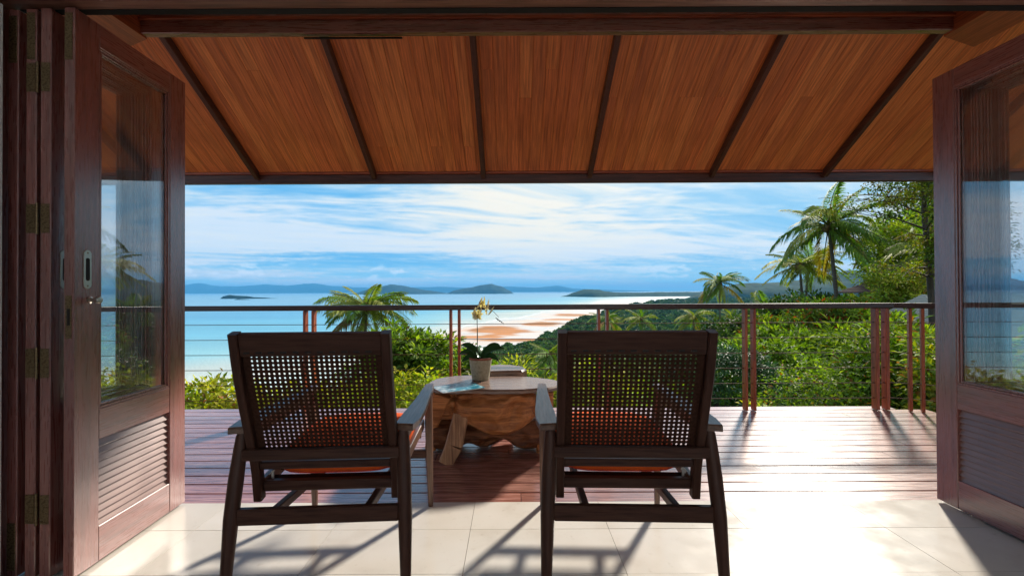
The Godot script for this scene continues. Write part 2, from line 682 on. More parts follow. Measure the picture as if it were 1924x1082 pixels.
# a ridge of hills standing in or beyond the sea; crest: [bearing as x over depth, height above the sea]
func ridge(called: String, depth: float, crest: Array, thick: float, seed_: int, base := SEA, color := Color(0.03, 0.045, 0.03)) -> MeshInstance3D:
	var bump := fbm(seed_, 0.0011 * 16000.0 / depth, 4)
	var rows := []
	var colors := []
	var first: float = crest[0][0]
	var last: float = crest[-1][0]
	var k := 120
	for i in 15:
		var f := i / 14.0 * 2.0 - 1.0
		var line := PackedVector3Array()
		var cs := PackedColorArray()
		for j in k + 1:
			var b := lerpf(first, last, float(j) / k)
			var top := table(b, crest)
			var round_ := sqrt(maxf(0.0, 1.0 - f * f))
			var w := thick * clampf(top / 120.0, 0.12, 1.0)
			var x := b * depth
			var z := -depth - f * w
			var y := top * pow(round_, 1.4)
			y += bump.get_noise_2d(x, z) * top * 0.14 * round_
			line.append(Vector3(x, base - 1.0 + maxf(y, 0.0), z))
			cs.append(color.lerp(color * 1.7, clampf(bump.get_noise_2d(x * 3.0, z * 3.0) + 0.4, 0.0, 1.0)))
		rows.append(line)
		colors.append(cs)
	var mb := Mb.new()
	mb.sheet(rows, false, func(_p): return Vector3(0, 1, 0), colors)
	var o := obj(called, mb, vcol_mat(0.95, 0.1))
	struct(o)
	return o


func build_far_hills() -> void:
	# the long island with two humps
	ridge("island_hills", 15800.0, [[-0.39, 0.0], [-0.336, 60.0], [-0.306, 220.0], [-0.272, 355.0], [-0.235, 260.0], [-0.193, 125.0], [-0.145, 30.0], [-0.121, 150.0], [-0.092, 235.0], [-0.068, 300.0], [-0.046, 335.0], [-0.024, 260.0], [-0.006, 110.0], [0.004, 0.0]], 1200.0, 41)
	ridge("island", 5900.0, [[-0.655, 0.0], [-0.645, 34.0], [-0.632, 52.0], [-0.612, 40.0], [-0.595, 34.0], [-0.575, 18.0], [-0.555, 14.0], [-0.535, 5.0], [-0.52, 0.0]], 160.0, 42)
	ridge("islet", 5000.0, [[-0.625, 0.0], [-0.615, 11.0], [-0.6, 8.0], [-0.58, 0.0]], 50.0, 43)
	# pale mountains along the horizon
	ridge("mountains", 42000.0, [[-1.2, 386], [-1.0, 540], [-0.85, 451], [-0.75, 696], [-0.70, 979], [-0.65, 669], [-0.60, 669], [-0.55, 825], [-0.50, 721], [-0.44, 902], [-0.40, 669], [-0.36, 540], [-0.28, 425], [-0.15, 540], [-0.08, 386], [0.0, 540], [0.05, 425], [0.10, 619], [0.14, 309], [0.2, 206], [0.3, 77]], 1800.0, 44)
	# the headland and the wooded plain behind the long beach
	ridge("headland", 6600.0, [[0.108, 0.0], [0.122, 20.0], [0.142, 66.0], [0.165, 106.0], [0.185, 104.0], [0.205, 82.0], [0.23, 60.0], [0.27, 54.0], [0.33, 60.0], [0.40, 62.0], [0.48, 70.0], [0.6, 80.0], [0.8, 60.0], [1.0, 40.0]], 900.0, 45, SEA, Color(0.028, 0.05, 0.03))
	ridge("coastal_hills", 4300.0, [[0.38, 0.0], [0.43, 50.0], [0.48, 108.0], [0.53, 150.0], [0.57, 142.0], [0.62, 158.0], [0.68, 190.0], [0.74, 252.0], [0.79, 262.0], [0.84, 216.0], [0.95, 170.0], [1.1, 120.0], [1.4, 60.0]], 700.0, 46, SEA, Color(0.03, 0.05, 0.03))


# ------------------------------------------------------------------ the house and its terrace
var M := {}


func make_materials() -> void:
	var door_d := Color(0.36, 0.19, 0.17)
	var door_l := Color(0.55, 0.32, 0.29)
	for axis in 3:
		M["door%d" % axis] = wood(door_d, door_l, axis, 0.34, false, 1.0, Vector3(0.3, 0.1, 0.7) * axis, 0.2, 1.0)
		M["door%d" % axis].clearcoat_enabled = true
		M["door%d" % axis].clearcoat = 1.0
		M["door%d" % axis].clearcoat_roughness = 0.25
		M["chair%d" % axis] = wood(Color(0.21, 0.125, 0.10), Color(0.335, 0.22, 0.18), axis, 0.48, false, 1.4, Vector3(0.2, 0.5, 0.1) * axis, 0.6, 0.32)
		M["beam%d" % axis] = wood(Color(0.18, 0.095, 0.075), Color(0.36, 0.21, 0.165), axis, 0.5, true, 0.8, Vector3(0.2, 0.5, 0.1) * axis, 0.7)
		M["arm%d" % axis] = wood(Color(0.27, 0.17, 0.12), Color(0.47, 0.33, 0.25), axis, 0.42, false, 1.4, Vector3(0.2, 0.5, 0.1) * axis, 0.6, 0.6)
	for axis in 3:
		for k in 3:
			M["post%d%d" % [axis, k]] = wood(Color(0.42, 0.18, 0.10), [Color(0.68, 0.35, 0.20), Color(0.63, 0.31, 0.18), Color(0.71, 0.38, 0.22)][k], axis, 0.45, true, 1.2, Vector3(k, 0, k), 0.7)
	for k in 6:
		M["ceiling%d" % k] = wood([Color(0.58, 0.31, 0.16), Color(0.53, 0.27, 0.14), Color(0.62, 0.33, 0.17), Color(0.50, 0.27, 0.15), Color(0.58, 0.30, 0.15), Color(0.54, 0.28, 0.14)][k],
			[Color(0.95, 0.57, 0.31), Color(0.92, 0.53, 0.28), Color(0.97, 0.61, 0.34), Color(0.90, 0.53, 0.29), Color(0.94, 0.57, 0.30), Color(0.93, 0.54, 0.30)][k], 3, 0.5, true, 1.1, Vector3(0.37 * k, 0.2 * k, 0.61 * k), 0.55)
	for k in 4:
		var m := wood([Color(0.46, 0.25, 0.20), Color(0.42, 0.22, 0.18), Color(0.50, 0.27, 0.21), Color(0.45, 0.24, 0.20)][k], [Color(0.73, 0.52, 0.47), Color(0.68, 0.48, 0.43), Color(0.77, 0.56, 0.51), Color(0.71, 0.53, 0.48)][k], 0, 0.27, true, 1.0, Vector3(0.3 * k, 0.7 * k, 0.1 * k), 0.8, 0.8)
		m.clearcoat_enabled = true
		m.clearcoat = 0.4
		m.clearcoat_roughness = 0.16
		M["deck%d" % k] = m
	M["head"] = wood(Color(0.36, 0.22, 0.17), Color(0.58, 0.40, 0.33), 0, 0.5, true, 0.8, Vector3(0.2, 0.5, 0.1), 0.5)
	for k in 4:
		var m := flat_mat([lin(0.68, 0.65, 0.60), lin(0.65, 0.615, 0.565), lin(0.69, 0.66, 0.615), lin(0.665, 0.635, 0.585)][k], 0.24, 0.0, 0.35)
		m.albedo_texture = noise_tex("tile", 0.006, 5, ramp([[0.0, Color(0.92, 0.905, 0.885)], [0.4, Color(0.975, 0.97, 0.96)], [1.0, Color(1, 1, 1)]]))
		m.detail_enabled = true
		m.detail_blend_mode = BaseMaterial3D.BLEND_MODE_MIX
		m.detail_albedo = solid(Color(0.62, 0.57, 0.50))
		m.detail_mask = noise_tex("spots", 0.05, 4, ramp([[0.0, Color(0.35, 0.35, 0.35)], [0.16, Color(0.10, 0.10, 0.10)], [0.28, Color(0, 0, 0)], [1.0, Color(0, 0, 0)]]))
		m.uv1_triplanar = true
		m.uv1_world_triplanar = true
		m.uv1_scale = Vector3(0.9, 0.9, 0.9)
		m.uv1_offset = Vector3(0.31 * k, 0, 0.17 * k)
		m.roughness_texture = noise_tex("scuff", 0.015, 5, ramp([[0.0, Color(0.55, 0.55, 0.55)], [1.0, Color(1, 1, 1)]]))
		M["tile%d" % k] = m
	M["grout"] = flat_mat(lin(0.42, 0.38, 0.33), 0.9)
	M["plaster"] = flat_mat(lin(0.85, 0.83, 0.80), 0.9)
	M["brass"] = flat_mat(Color(0.50, 0.43, 0.32), 0.42, 0.8)
	M["brass"].albedo_texture = noise_tex("tarnish", 0.03, 4, ramp([[0.0, Color(0.55, 0.5, 0.45)], [0.6, Color(1, 1, 1)], [1.0, Color(0.9, 0.88, 0.85)]]))
	M["brass"].uv1_triplanar = true
	M["brass"].uv1_scale = Vector3(6, 6, 6)
	M["steel"] = flat_mat(Color(0.72, 0.70, 0.66), 0.3, 0.9)
	M["cable"] = flat_mat(Color(0.36, 0.25, 0.21), 0.7, 0.0, 0.3)
	M["dark"] = flat_mat(Color(0.03, 0.025, 0.025), 0.8)
	var glass := StandardMaterial3D.new()
	glass.transparency = BaseMaterial3D.TRANSPARENCY_ALPHA
	glass.albedo_color = Color(0.75, 0.88, 0.84, 0.008)
	glass.roughness = 0.0
	glass.metallic_specular = 0.7
	M["glass"] = glass
	M["soil"] = flat_mat(Color(0.12, 0.09, 0.06), 0.95)


func build_room() -> void:
	# walls, ceiling and slab round the camera: the folding doors open one whole side
	var w := [["floor_slab", Vector3(0.3, -0.15, 1.35), Vector3(7.4, 0.2, 6.9)], ["room_ceiling", Vector3(0.3, 2.96, 1.5), Vector3(7.4, 0.2, 6.6)],
		["side_wall", Vector3(-3.3, 1.4, 1.55), Vector3(0.2, 2.9, 6.1)], ["side_wall", Vector3(3.9, 1.4, 1.55), Vector3(0.2, 2.9, 6.1)],
		["front_wall", Vector3(-2.495, 1.0, -1.5), Vector3(1.41, 2.1, 0.14)], ["front_wall", Vector3(3.11, 1.0, -1.5), Vector3(1.38, 2.1, 0.14)],
		["front_wall", Vector3(0.3, 2.5, -1.53), Vector3(7.0, 0.8, 0.2)]]
	for e in w:
		var mb := Mb.new()
		mb.box(e[1], e[2], 0.004)
		var o := obj(e[0], mb, M.grout if e[0] == "floor_slab" else M.plaster)
		struct(o)
	# back wall with two wide doorways that give the room light from behind
	var back := Mb.new()
	for e in [[-3.1, 0.6], [0.3, 0.3], [3.7, 0.6]]:
		back.box(Vector3(e[0], 1.4, 4.7), Vector3(e[1], 2.9, 0.2), 0.004)
	back.box(Vector3(0.3, 2.75, 4.71), Vector3(6.9, 0.25, 0.16))
	struct(obj("back_wall", back, M.plaster))
	var yard := Mb.new()
	yard.box(Vector3(0.3, -0.10, 13.4), Vector3(30.0, 0.1, 17.2), 0.01)
	struct(obj("courtyard_paving", yard, M.plaster))
	var wall := Mb.new()
	wall.box(Vector3(0.3, 1.9, 20.0), Vector3(26.0, 4.0, 0.25), 0.01)
	struct(obj("garden_wall", wall, M.plaster))


func build_floor() -> void:
	var floor_ := setting("tiled_floor")
	var full := Mb.new()
	full.box(Vector3.ZERO, Vector3(0.5982, 0.03, 0.3042), 0.0)
	var mesh := full.mesh()
	var cut := Mb.new()
	cut.box(Vector3.ZERO, Vector3(0.5982, 0.03, 0.2482), 0.0)
	var cut_mesh := cut.mesh()
	for row in 16:
		for k in range(-6, 6):
			var x := -0.185 + 0.6 * k + 0.3
			var z := -2.196 + 0.126 if row == 0 else -1.944 + 0.153 + 0.306 * (row - 1)
			if absf(x - 0.3) > 3.35 and z > -1.45:
				continue
			put("floor_tile", cut_mesh if row == 0 else mesh, M["tile%d" % (rng.randi() % 4)], floor_, Transform3D(Basis(), Vector3(x, -0.015 + rng.randf_range(-0.0004, 0.0004), z)))
	# small things lying on and let into the tiles
	for e in [[0.175, -1.49, "round steel bolt socket in the tiles under the upright chair's seat"], [0.82, -1.465, "round steel bolt socket in the tiles outside the upright chair's legs"]]:
		var s := thing("floor_socket", e[2], "bolt socket", Vector3(e[0], 0.001, e[1]), 0.0, "bolt sockets in the tiled floor")
		var ring := Mb.new()
		ring.lathe(Vector3.ZERO, [Vector2(0.011, 0.0), Vector2(0.0115, 0.0025), Vector2(0.009, 0.003), Vector2(0.008, 0.0005)], 20)
		obj("collar", ring, M.steel, s)
		var pit := Mb.new()
		pit.lathe(Vector3.ZERO, [Vector2(0.008, 0.0006), Vector2(0.0, 0.0004)], 20)
		obj("plug", pit, M.tile0, s)
	var leaf := Mb.new()
	leaf.col = Color(0.13, 0.06, 0.03)
	for k in 5:
		leaf.leaf(Vector3(-0.012 + 0.006 * k, 0.003, 0), Vector3(1, 0.25, 0.15 * (k - 2)).normalized(), Vector3.UP, 0.028, 0.014)
	var dry := obj("dry_leaf", leaf, vcol_mat(0.8))
	dry.position = Vector3(1.655, 0.001, -1.468)
	dry.rotation.y = -0.5
	tag(dry, "curled brown dry leaf on the tiles beside the open glazed door", "leaf")
	var twig := Mb.new()
	twig.col = Color(0.07, 0.04, 0.025)
	twig.tube([Vector3(-0.014, 0.002, 0), Vector3(0, 0.008, 0.002), Vector3(0.015, 0.003, 0)], [0.002, 0.0035, 0.001], 6)
	twig.leaf(Vector3(-0.004, 0.005, 0), Vector3(-0.6, 0.3, 0.5).normalized(), Vector3.UP, 0.016, 0.008)
	var tw := obj("dry_twig", twig, vcol_mat(0.8))
	tw.position = Vector3(-1.215, 0.0, -1.435)
	tw.rotation.y = 0.5
	tag(tw, "tiny dry brown twig on the tiles in front of the louvred door", "twig")
	var bug := Mb.new()
	bug.col = Color(0.03, 0.02, 0.015)
	bug.tube([Vector3(-0.009, 0.004, 0), Vector3(-0.004, 0.006, 0), Vector3(0.004, 0.006, 0), Vector3(0.009, 0.003, 0)], [0.001, 0.0045, 0.0045, 0.001], 8)
	for s in [-1.0, 1.0]:
		for k in 3:
			bug.tube([Vector3(-0.004 + 0.004 * k, 0.005, 0.003 * s), Vector3(-0.005 + 0.005 * k, 0.006, 0.007 * s), Vector3(-0.006 + 0.006 * k, 0.0005, 0.010 * s)], [0.0006, 0.0006, 0.0004], 4)
	var bg := obj("dead_beetle", bug, vcol_mat(0.5))
	bg.position = Vector3(-0.30, 0.001, -1.438)
	bg.rotation.y = 0.3
	tag(bg, "small dark dead beetle on the cream tiles between the two chairs", "beetle")


var deck_edge := PackedVector2Array([Vector2(-6.0, -3.985), Vector2(3.30, -3.985), Vector2(3.66, -3.82), Vector2(4.3, -3.3), Vector2(4.85, -2.6), Vector2(5.1, -1.66)])


func deck_right(d: float) -> float:
	for i in range(1, deck_edge.size() - 1):
		var p := deck_edge[i]
		var q := deck_edge[i + 1]
		if d <= -p.y and d >= -q.y:
			return lerpf(p.x, q.x, (-p.y - d) / (-p.y + q.y))
	return 5.1


func build_deck() -> void:
	var deck := setting("timber_deck")
	var d := 2.2
	var pitch := 0.1115
	var row := 0
	while d < 3.98:
		var wide := pitch - 0.009
		var x0 := -6.0
		var end := minf(deck_right(d), deck_right(minf(d + wide, 3.984)))
		var cuts := [x0]
		var x := x0 + rng.randf_range(1.0, 3.0)
		while x < end - 0.8:
			cuts.append(x)
			x += rng.randf_range(2.2, 3.6)
		cuts.append(end)
		for i in cuts.size() - 1:
			var mb := Mb.new()
			var l: float = cuts[i + 1] - cuts[i] - 0.003
			mb.bar(Vector3(-l * 0.5, 0, 0), Vector3(l * 0.5, 0, 0), Vector3(0, 0, 1), wide, 0.025, -1.0, -1.0, 0.002)
			put("deck_plank", mb.mesh(), M["deck%d" % (rng.randi() % 4)], deck, Transform3D(Basis(Vector3(1, 0, 0), rng.randf_range(-0.008, 0.008)), Vector3((cuts[i] + cuts[i + 1]) * 0.5, -0.0165 + rng.randf_range(-0.0006, 0.0006), -(d + wide * 0.5))))
		d += pitch
		row += 1
	var frame := Mb.new()
	for k in 12:
		frame.box(Vector3(-5.6 + k * 0.9, -0.105, -3.07), Vector3(0.06, 0.15, 1.72))
	obj("joist", frame, M.beam2, deck)
	var under := Mb.new()
	under.box(Vector3(-1.3, -0.22, -3.05), Vector3(9.2, 0.05, 1.7))
	obj("membrane", under, M.dark, deck)
	var rim := Mb.new()
	for i in deck_edge.size() - 1:
		var p := Vector3(deck_edge[i].x, -0.155, deck_edge[i].y)
		var q := Vector3(deck_edge[i + 1].x, -0.155, deck_edge[i + 1].y)
		rim.bar(p, q, Vector3.UP, 0.24, 0.03)
	obj("rim_board", rim, M.beam0, deck)
	# rest of the terrace out of the doorway, where the deck carries on past the house corner
	var side := Mb.new()
	side.box(Vector3(4.45, -0.02, -1.93), Vector3(1.25, 0.03, 0.52), 0.002)
	side.box(Vector3(-4.9, -0.02, -1.93), Vector3(2.2, 0.03, 0.52), 0.002)
	obj("side_boards", side, M.deck0, deck)


const EAVE_D := 4.05
const EAVE_Y := 2.115
const SLOPE := 0.599


func roof_y(d: float) -> float:
	return EAVE_Y + SLOPE * (EAVE_D - d)


func build_roof() -> void:
	var roof := setting("porch_roof")
	var along := Vector3(0, -SLOPE, -1).normalized()
	var d0 := 1.64
	var d1 := 4.10
	var mid := (d0 + d1) * 0.5
	var long := (d1 - d0) * sqrt(1.0 + SLOPE * SLOPE)
	var tilt := Basis(Vector3(1, 0, 0), -atan(SLOPE))
	# the sloping boards under the roof, each its own piece, many of them of two lengths butted together
	var x := -5.6
	var cuts := {}
	while x < 6.4:
		var up := Vector3(0, 1, -SLOPE).normalized()
		var ends := [d0, d1]
		if rng.randf() < 0.45:
			ends = [d0, snappedf(rng.randf_range(2.6, 3.9), 0.2), d1]
		for i in ends.size() - 1:
			var len_: float = (ends[i + 1] - ends[i]) * sqrt(1.0 + SLOPE * SLOPE) - 0.0012
			var key := snappedf(len_, 0.0001)
			if not cuts.has(key):
				var mb := Mb.new()
				mb.bar(Vector3(0, 0, -len_ * 0.5), Vector3(0, 0, len_ * 0.5), Vector3.RIGHT, 0.0925, 0.018, -1, -1, 0.0024)
				cuts[key] = mb.mesh()
			var m: float = (ends[i] + ends[i + 1]) * 0.5
			put("ceiling_board", cuts[key], M["ceiling%d" % (rng.randi() % 6)], roof, Transform3D(tilt, Vector3(x, roof_y(m), -m) + up * (0.009 + rng.randf_range(0.0, 0.0012))))
		x += 0.0936
	var up_ := Vector3(0, 1, -SLOPE).normalized()
	var slab := Mb.new()
	slab.box(Vector3(0.4, roof_y(mid - 0.1), -mid + 0.1) + up_ * 0.10, Vector3(12.2, 0.14, long + 0.22), 0.005, tilt)
	slab.box(Vector3(0.4, roof_y(0.75) + 0.12, -0.75), Vector3(12.2, 0.14, 2.1), 0.005, tilt)
	obj("roof_slab", slab, M.dark, roof)
	for rx: float in [-4.4, -3.34, -2.305, -1.245, -0.254, 0.71, 1.815, 2.84, 3.89, 4.95]:
		var r := Mb.new()
		var low := Vector3(0, roof_y(4.065), -4.065)
		var high := Vector3(0, roof_y(1.7), -1.7)
		r.bar(low - up_ * 0.034, high - up_ * 0.034, Vector3.RIGHT, 0.040, 0.064, 0.040, 0.064, 0.004)
		put("rafter", r.mesh(), M.beam2, roof, Transform3D(Basis(), Vector3(rx, 0, 0)))
	var eave := Mb.new()
	eave.box(Vector3(0.4, 2.057, -4.075), Vector3(12.2, 0.078, 0.05), 0.004)
	obj("eave_beam", eave, M.beam0, roof)
	var lip := Mb.new()
	lip.box(Vector3(0.4, 2.108, -4.045), Vector3(12.2, 0.022, 0.016), 0.003)
	obj("eave_moulding", lip, M.post00, roof)
	var fascia := Mb.new()
	fascia.box(Vector3(0.4, 2.125, -4.109), Vector3(12.3, 0.2, 0.02), 0.004)
	obj("fascia", fascia, M.beam0, roof)
	# the wall plate over the opening and the side beams that carry it
	var plate := Mb.new()
	plate.box(Vector3(0.2, 2.51, -2.30), Vector3(4.22, 0.30, 0.042), 0.004)
	obj("wall_plate", plate, M.door0, roof)
	var strip := Mb.new()
	strip.box(Vector3(0.2, 2.432, -2.272), Vector3(4.20, 0.014, 0.014), 0.002)
	obj("plate_moulding", strip, M.post00, roof)
	var wire := Mb.new()
	wire.box(Vector3(-0.82, 2.348, -2.31), Vector3(0.51, 0.006, 0.012), 0.001)
	obj("light_strip", wire, M.dark, roof)
	for e in [[-2.16, -1.90, 2.32, 2.44], [2.27, 2.53, 2.33, 2.43]]:
		var s := Mb.new()
		var inner: float = e[1] if e[0] < 0.0 else e[0]
		var outer: float = e[0] if e[0] < 0.0 else e[1]
		s.prism(PackedVector2Array([Vector2(inner, -1.66), Vector2(inner, -e[2]), Vector2(outer, -e[3]), Vector2(outer, -1.66)]), 2.352, 2.50)
		obj("side_beam", s, M.post20, roof)
		var hood := Mb.new()
		hood.prism(PackedVector2Array([Vector2(inner, -1.66), Vector2(inner, -2.33), Vector2(outer + 2.0 * signf(outer), -2.33), Vector2(outer + 2.0 * signf(outer), -1.66)]), 2.502, 2.62)
		obj("side_soffit", hood, M.beam2, roof)
	# door head with its track
	var head := Mb.new()
	head.box(Vector3(0.3, 2.11, -1.605), Vector3(4.4, 0.08, 0.105), 0.003)
	obj("door_head", head, M.head, roof)
	var track := Mb.new()
	track.box(Vector3(0.3, 2.0705, -1.645), Vector3(4.2, 0.006, 0.03))
	obj("door_track", track, M.dark, roof)
	for e in [-1.875, 2.375]:
		var jamb := Mb.new()
		jamb.box(Vector3(e, 1.03, -1.605), Vector3(0.06, 2.08, 0.11), 0.003)
		obj("door_jamb", jamb, M.door1, roof)


# ------------------------------------------------------------------ folding doors
# origin at the foot of the door's near edge; local x runs outwards along the door, face: side (local z) that is turned to the opening
func door_panel(label: String, at: Vector3, turn: float, face: float) -> Node3D:
	var t := thing("folding_door", label, "door", at, turn, "folding doors standing open")
	var w := 0.588
	var th := 0.036
	var low := 0.012
	var top := 2.06
	for x in [0.0525, w - 0.0525]:
		var mb := Mb.new()
		mb.box(Vector3(x, (low + top) * 0.5, 0), Vector3(0.105, top - low, th), 0.0025)
		obj("stile", mb, M.door1, t)
	for e in [[low, 0.145], [0.475, 0.59], [1.972, top]]:
		var mb := Mb.new()
		mb.box(Vector3(w * 0.5, (e[0] + e[1]) * 0.5, 0), Vector3(w - 0.21, e[1] - e[0], th - 0.002), 0.002)
		obj("rail", mb, M.door0, t)
	# glazing beads, two steps round the pane on both faces
	var bead := Mb.new()
	for s: float in [-1.0, 1.0]:
		for k in 2:
			var i := 0.009 + 0.009 * k
			var z := s * (0.0125 - 0.005 * k)
			for y in [0.59 + i - 0.0045, 1.972 - i + 0.0045]:
				bead.box(Vector3(w * 0.5, y, z), Vector3(w - 0.21 - 0.018 * k, 0.009, 0.007), 0.0015)
			for x in [0.105 + i - 0.0045, w - 0.105 - i + 0.0045]:
				bead.box(Vector3(x, 1.281, z), Vector3(0.009, 1.382 - 0.018 * (k + 1), 0.007), 0.0015)
	obj("glazing_bead", bead, M.door1, t)
	var pane := Mb.new()
	for z: float in [0.0060, 0.0025, -0.0025, -0.0060]:
		pane.quad(Vector3(0.112, 0.597, z), Vector3(w - 0.112, 0.597, z), Vector3(w - 0.112, 1.965, z), Vector3(0.112, 1.965, z), Vector3(0, 0, signf(z)))
	obj("glass_pane", pane, M.glass, t)
	# louvre of twelve slats between the lower rails
	var slat := Mb.new()
	var lean := Basis(Vector3(1, 0, 0), 1.12 * face)
	slat.box(Vector3.ZERO, Vector3(w - 0.208, 0.005, 0.040), 0.0015, lean)
	var sm_ := slat.mesh()
	for k in 12:
		put("slat", sm_, M.slat, t, Transform3D(Basis(), Vector3(w * 0.5, 0.158 + 0.0274 * k, 0)))
	return t


func door_hinge(t: Node3D, y: float, z: float, mirror: float) -> void:
	var h := Mb.new()
	h.box(Vector3(-0.0008, y, 0), Vector3(0.0024, 0.105, 0.03), 0.0006)
	for k in 4:
		h.lathe(Vector3(-0.002, y - 0.04 + 0.027 * k, 0.006 * (1 if k % 2 else -1)), [Vector2(0.003, -0.001), Vector2(0.003, 0.001), Vector2(0.0, 0.001)], 8)
	var o := obj("hinge", h, M.brass, t)
	if mirror != 0.0:
		var pin := Mb.new()
		pin.tube([Vector3(-0.004, y - 0.056, z), Vector3(-0.004, y + 0.056, z)], [0.005, 0.005], 10)
		for k in 3:
			pin.tube([Vector3(-0.004, y - 0.03 + 0.03 * k - 0.0008, z), Vector3(-0.004, y - 0.03 + 0.03 * k + 0.0008, z)], [0.0056, 0.0056], 10)
		obj("knuckle", pin, M.brass, o)


func flush_pull(t: Node3D, x: float, y: float, z: float) -> void:
	var line := PackedVector2Array()
	for k in 20:
		var a := TAU * k / 20.0
		line.append(Vector2(cos(a) * 0.016, sin(a) * 0.016 + (0.056 if sin(a) >= 0.0 else -0.056)))
	var mb := Mb.new()
	mb.prism(line, 0.0, 0.003, 0.001)
	var o := put("flush_pull", mb.mesh(), M.steel, t, Transform3D(Basis(Vector3(1, 0, 0), PI * 0.5), Vector3(x, y, z)))
	var slot := PackedVector2Array()
	for k in 20:
		var a := TAU * k / 20.0
		slot.append(Vector2(cos(a) * 0.0085, sin(a) * 0.0085 + (0.034 if sin(a) >= 0.0 else -0.034)))
	var pit := Mb.new()
	pit.prism(slot, 0.0031, 0.0034)
	obj("recess", pit, M.dark, o)
	var screws := Mb.new()
	for s in [-0.061, 0.061]:
		screws.lathe(Vector3(0, 0.003, s), [Vector2(0.0035, 0.0), Vector2(0.0025, 0.0012), Vector2(0.0, 0.0014)], 10)
	obj("screw", screws, M.brass, o)


func build_doors() -> void:
	M["slat"] = wood(Color(0.42, 0.31, 0.28), Color(0.60, 0.48, 0.45), 0, 0.4, false, 1.2, Vector3.ZERO, 0.4, 0.6)
	var turn := PI * 0.5 + 0.052
	var l := [["foremost folding door of the hinged stack, with a steel knob and flush pull", -1.589], ["second folding door of the stack with the knobbed door, flush pull half hidden", -1.678], ["third folding door of the stack with the knobbed door, brass hinges on its edge", -1.735], ["innermost folding door of the stack with the knobbed door, against the white wall", -1.805]]
	for k in 4:
		var t := door_panel(l[k][0], Vector3(l[k][1], 0, -1.60 - 0.004 * k), turn if k % 2 == 0 else turn + 0.01, 1.0)
		if k == 0:
			flush_pull(t, 0.052, 1.118, 0.018)
			var knob := Mb.new()
			knob.lathe(Vector3.ZERO, [Vector2(0.013, 0.0), Vector2(0.013, 0.004), Vector2(0.007, 0.006), Vector2(0.007, 0.022), Vector2(0.013, 0.026), Vector2(0.014, 0.036), Vector2(0.011, 0.040), Vector2(0.0, 0.041)], 20)
			put("knob", knob.mesh(), M.steel, t, Transform3D(Basis(Vector3(1, 0, 0), PI * 0.5), Vector3(0.062, 1.005, 0.018)))
			var lock := Mb.new()
			lock.box(Vector3(-0.0008, 0.945, 0), Vector3(0.0024, 0.155, 0.021), 0.0006)
			var lo := obj("lock_plate", lock, M.brass, t)
			var bolt := Mb.new()
			bolt.box(Vector3(-0.0024, 0.945, 0.001), Vector3(0.0012, 0.06, 0.010))
			obj("slot", bolt, M.dark, lo)
			var pv := Mb.new()
			pv.box(Vector3(-0.0008, 1.955, -0.002), Vector3(0.0024, 0.17, 0.026), 0.0006)
			obj("pivot_plate", pv, M.brass, t)
		elif k == 1:
			flush_pull(t, 0.052, 1.118, 0.018)
			for y in [1.81, 1.30, 0.78, 0.257]:
				door_hinge(t, y, -0.024, 0.0)
		elif k == 2:
			for y in [1.81, 1.30, 0.78, 0.257]:
				door_hinge(t, y, 0.026, 1.0)
			var pv := Mb.new()
			pv.box(Vector3(-0.0008, 1.96, 0), Vector3(0.0024, 0.17, 0.028), 0.0006)
			obj("pivot_plate", pv, M.brass, t)
		else:
			for y in [1.95, 0.12]:
				var pv := Mb.new()
				pv.box(Vector3(-0.0008, y, 0), Vector3(0.0024, 0.17, 0.028), 0.0006)
				obj("pivot_plate", pv, M.brass, t)
	var r := [["broad glazed folding door at the sea-wall corner, foremost of its stack, no knob", 2.083], ["folding door standing close behind the knobless glazed door", 2.165], ["third folding door behind the knobless glazed door, seen through its pane", 2.222], ["last folding door behind the knobless glazed door, against its jamb", 2.300]]
	r[0][0] = "glazed folding door without a knob, its louvre of dark slats beside the dry leaf"
	for k in 4:
		door_panel(r[k][0], Vector3(r[k][1], 0, -1.595 - 0.003 * k), PI * 0.5 - (0.0 if k % 2 == 0 else 0.01), -1.0)


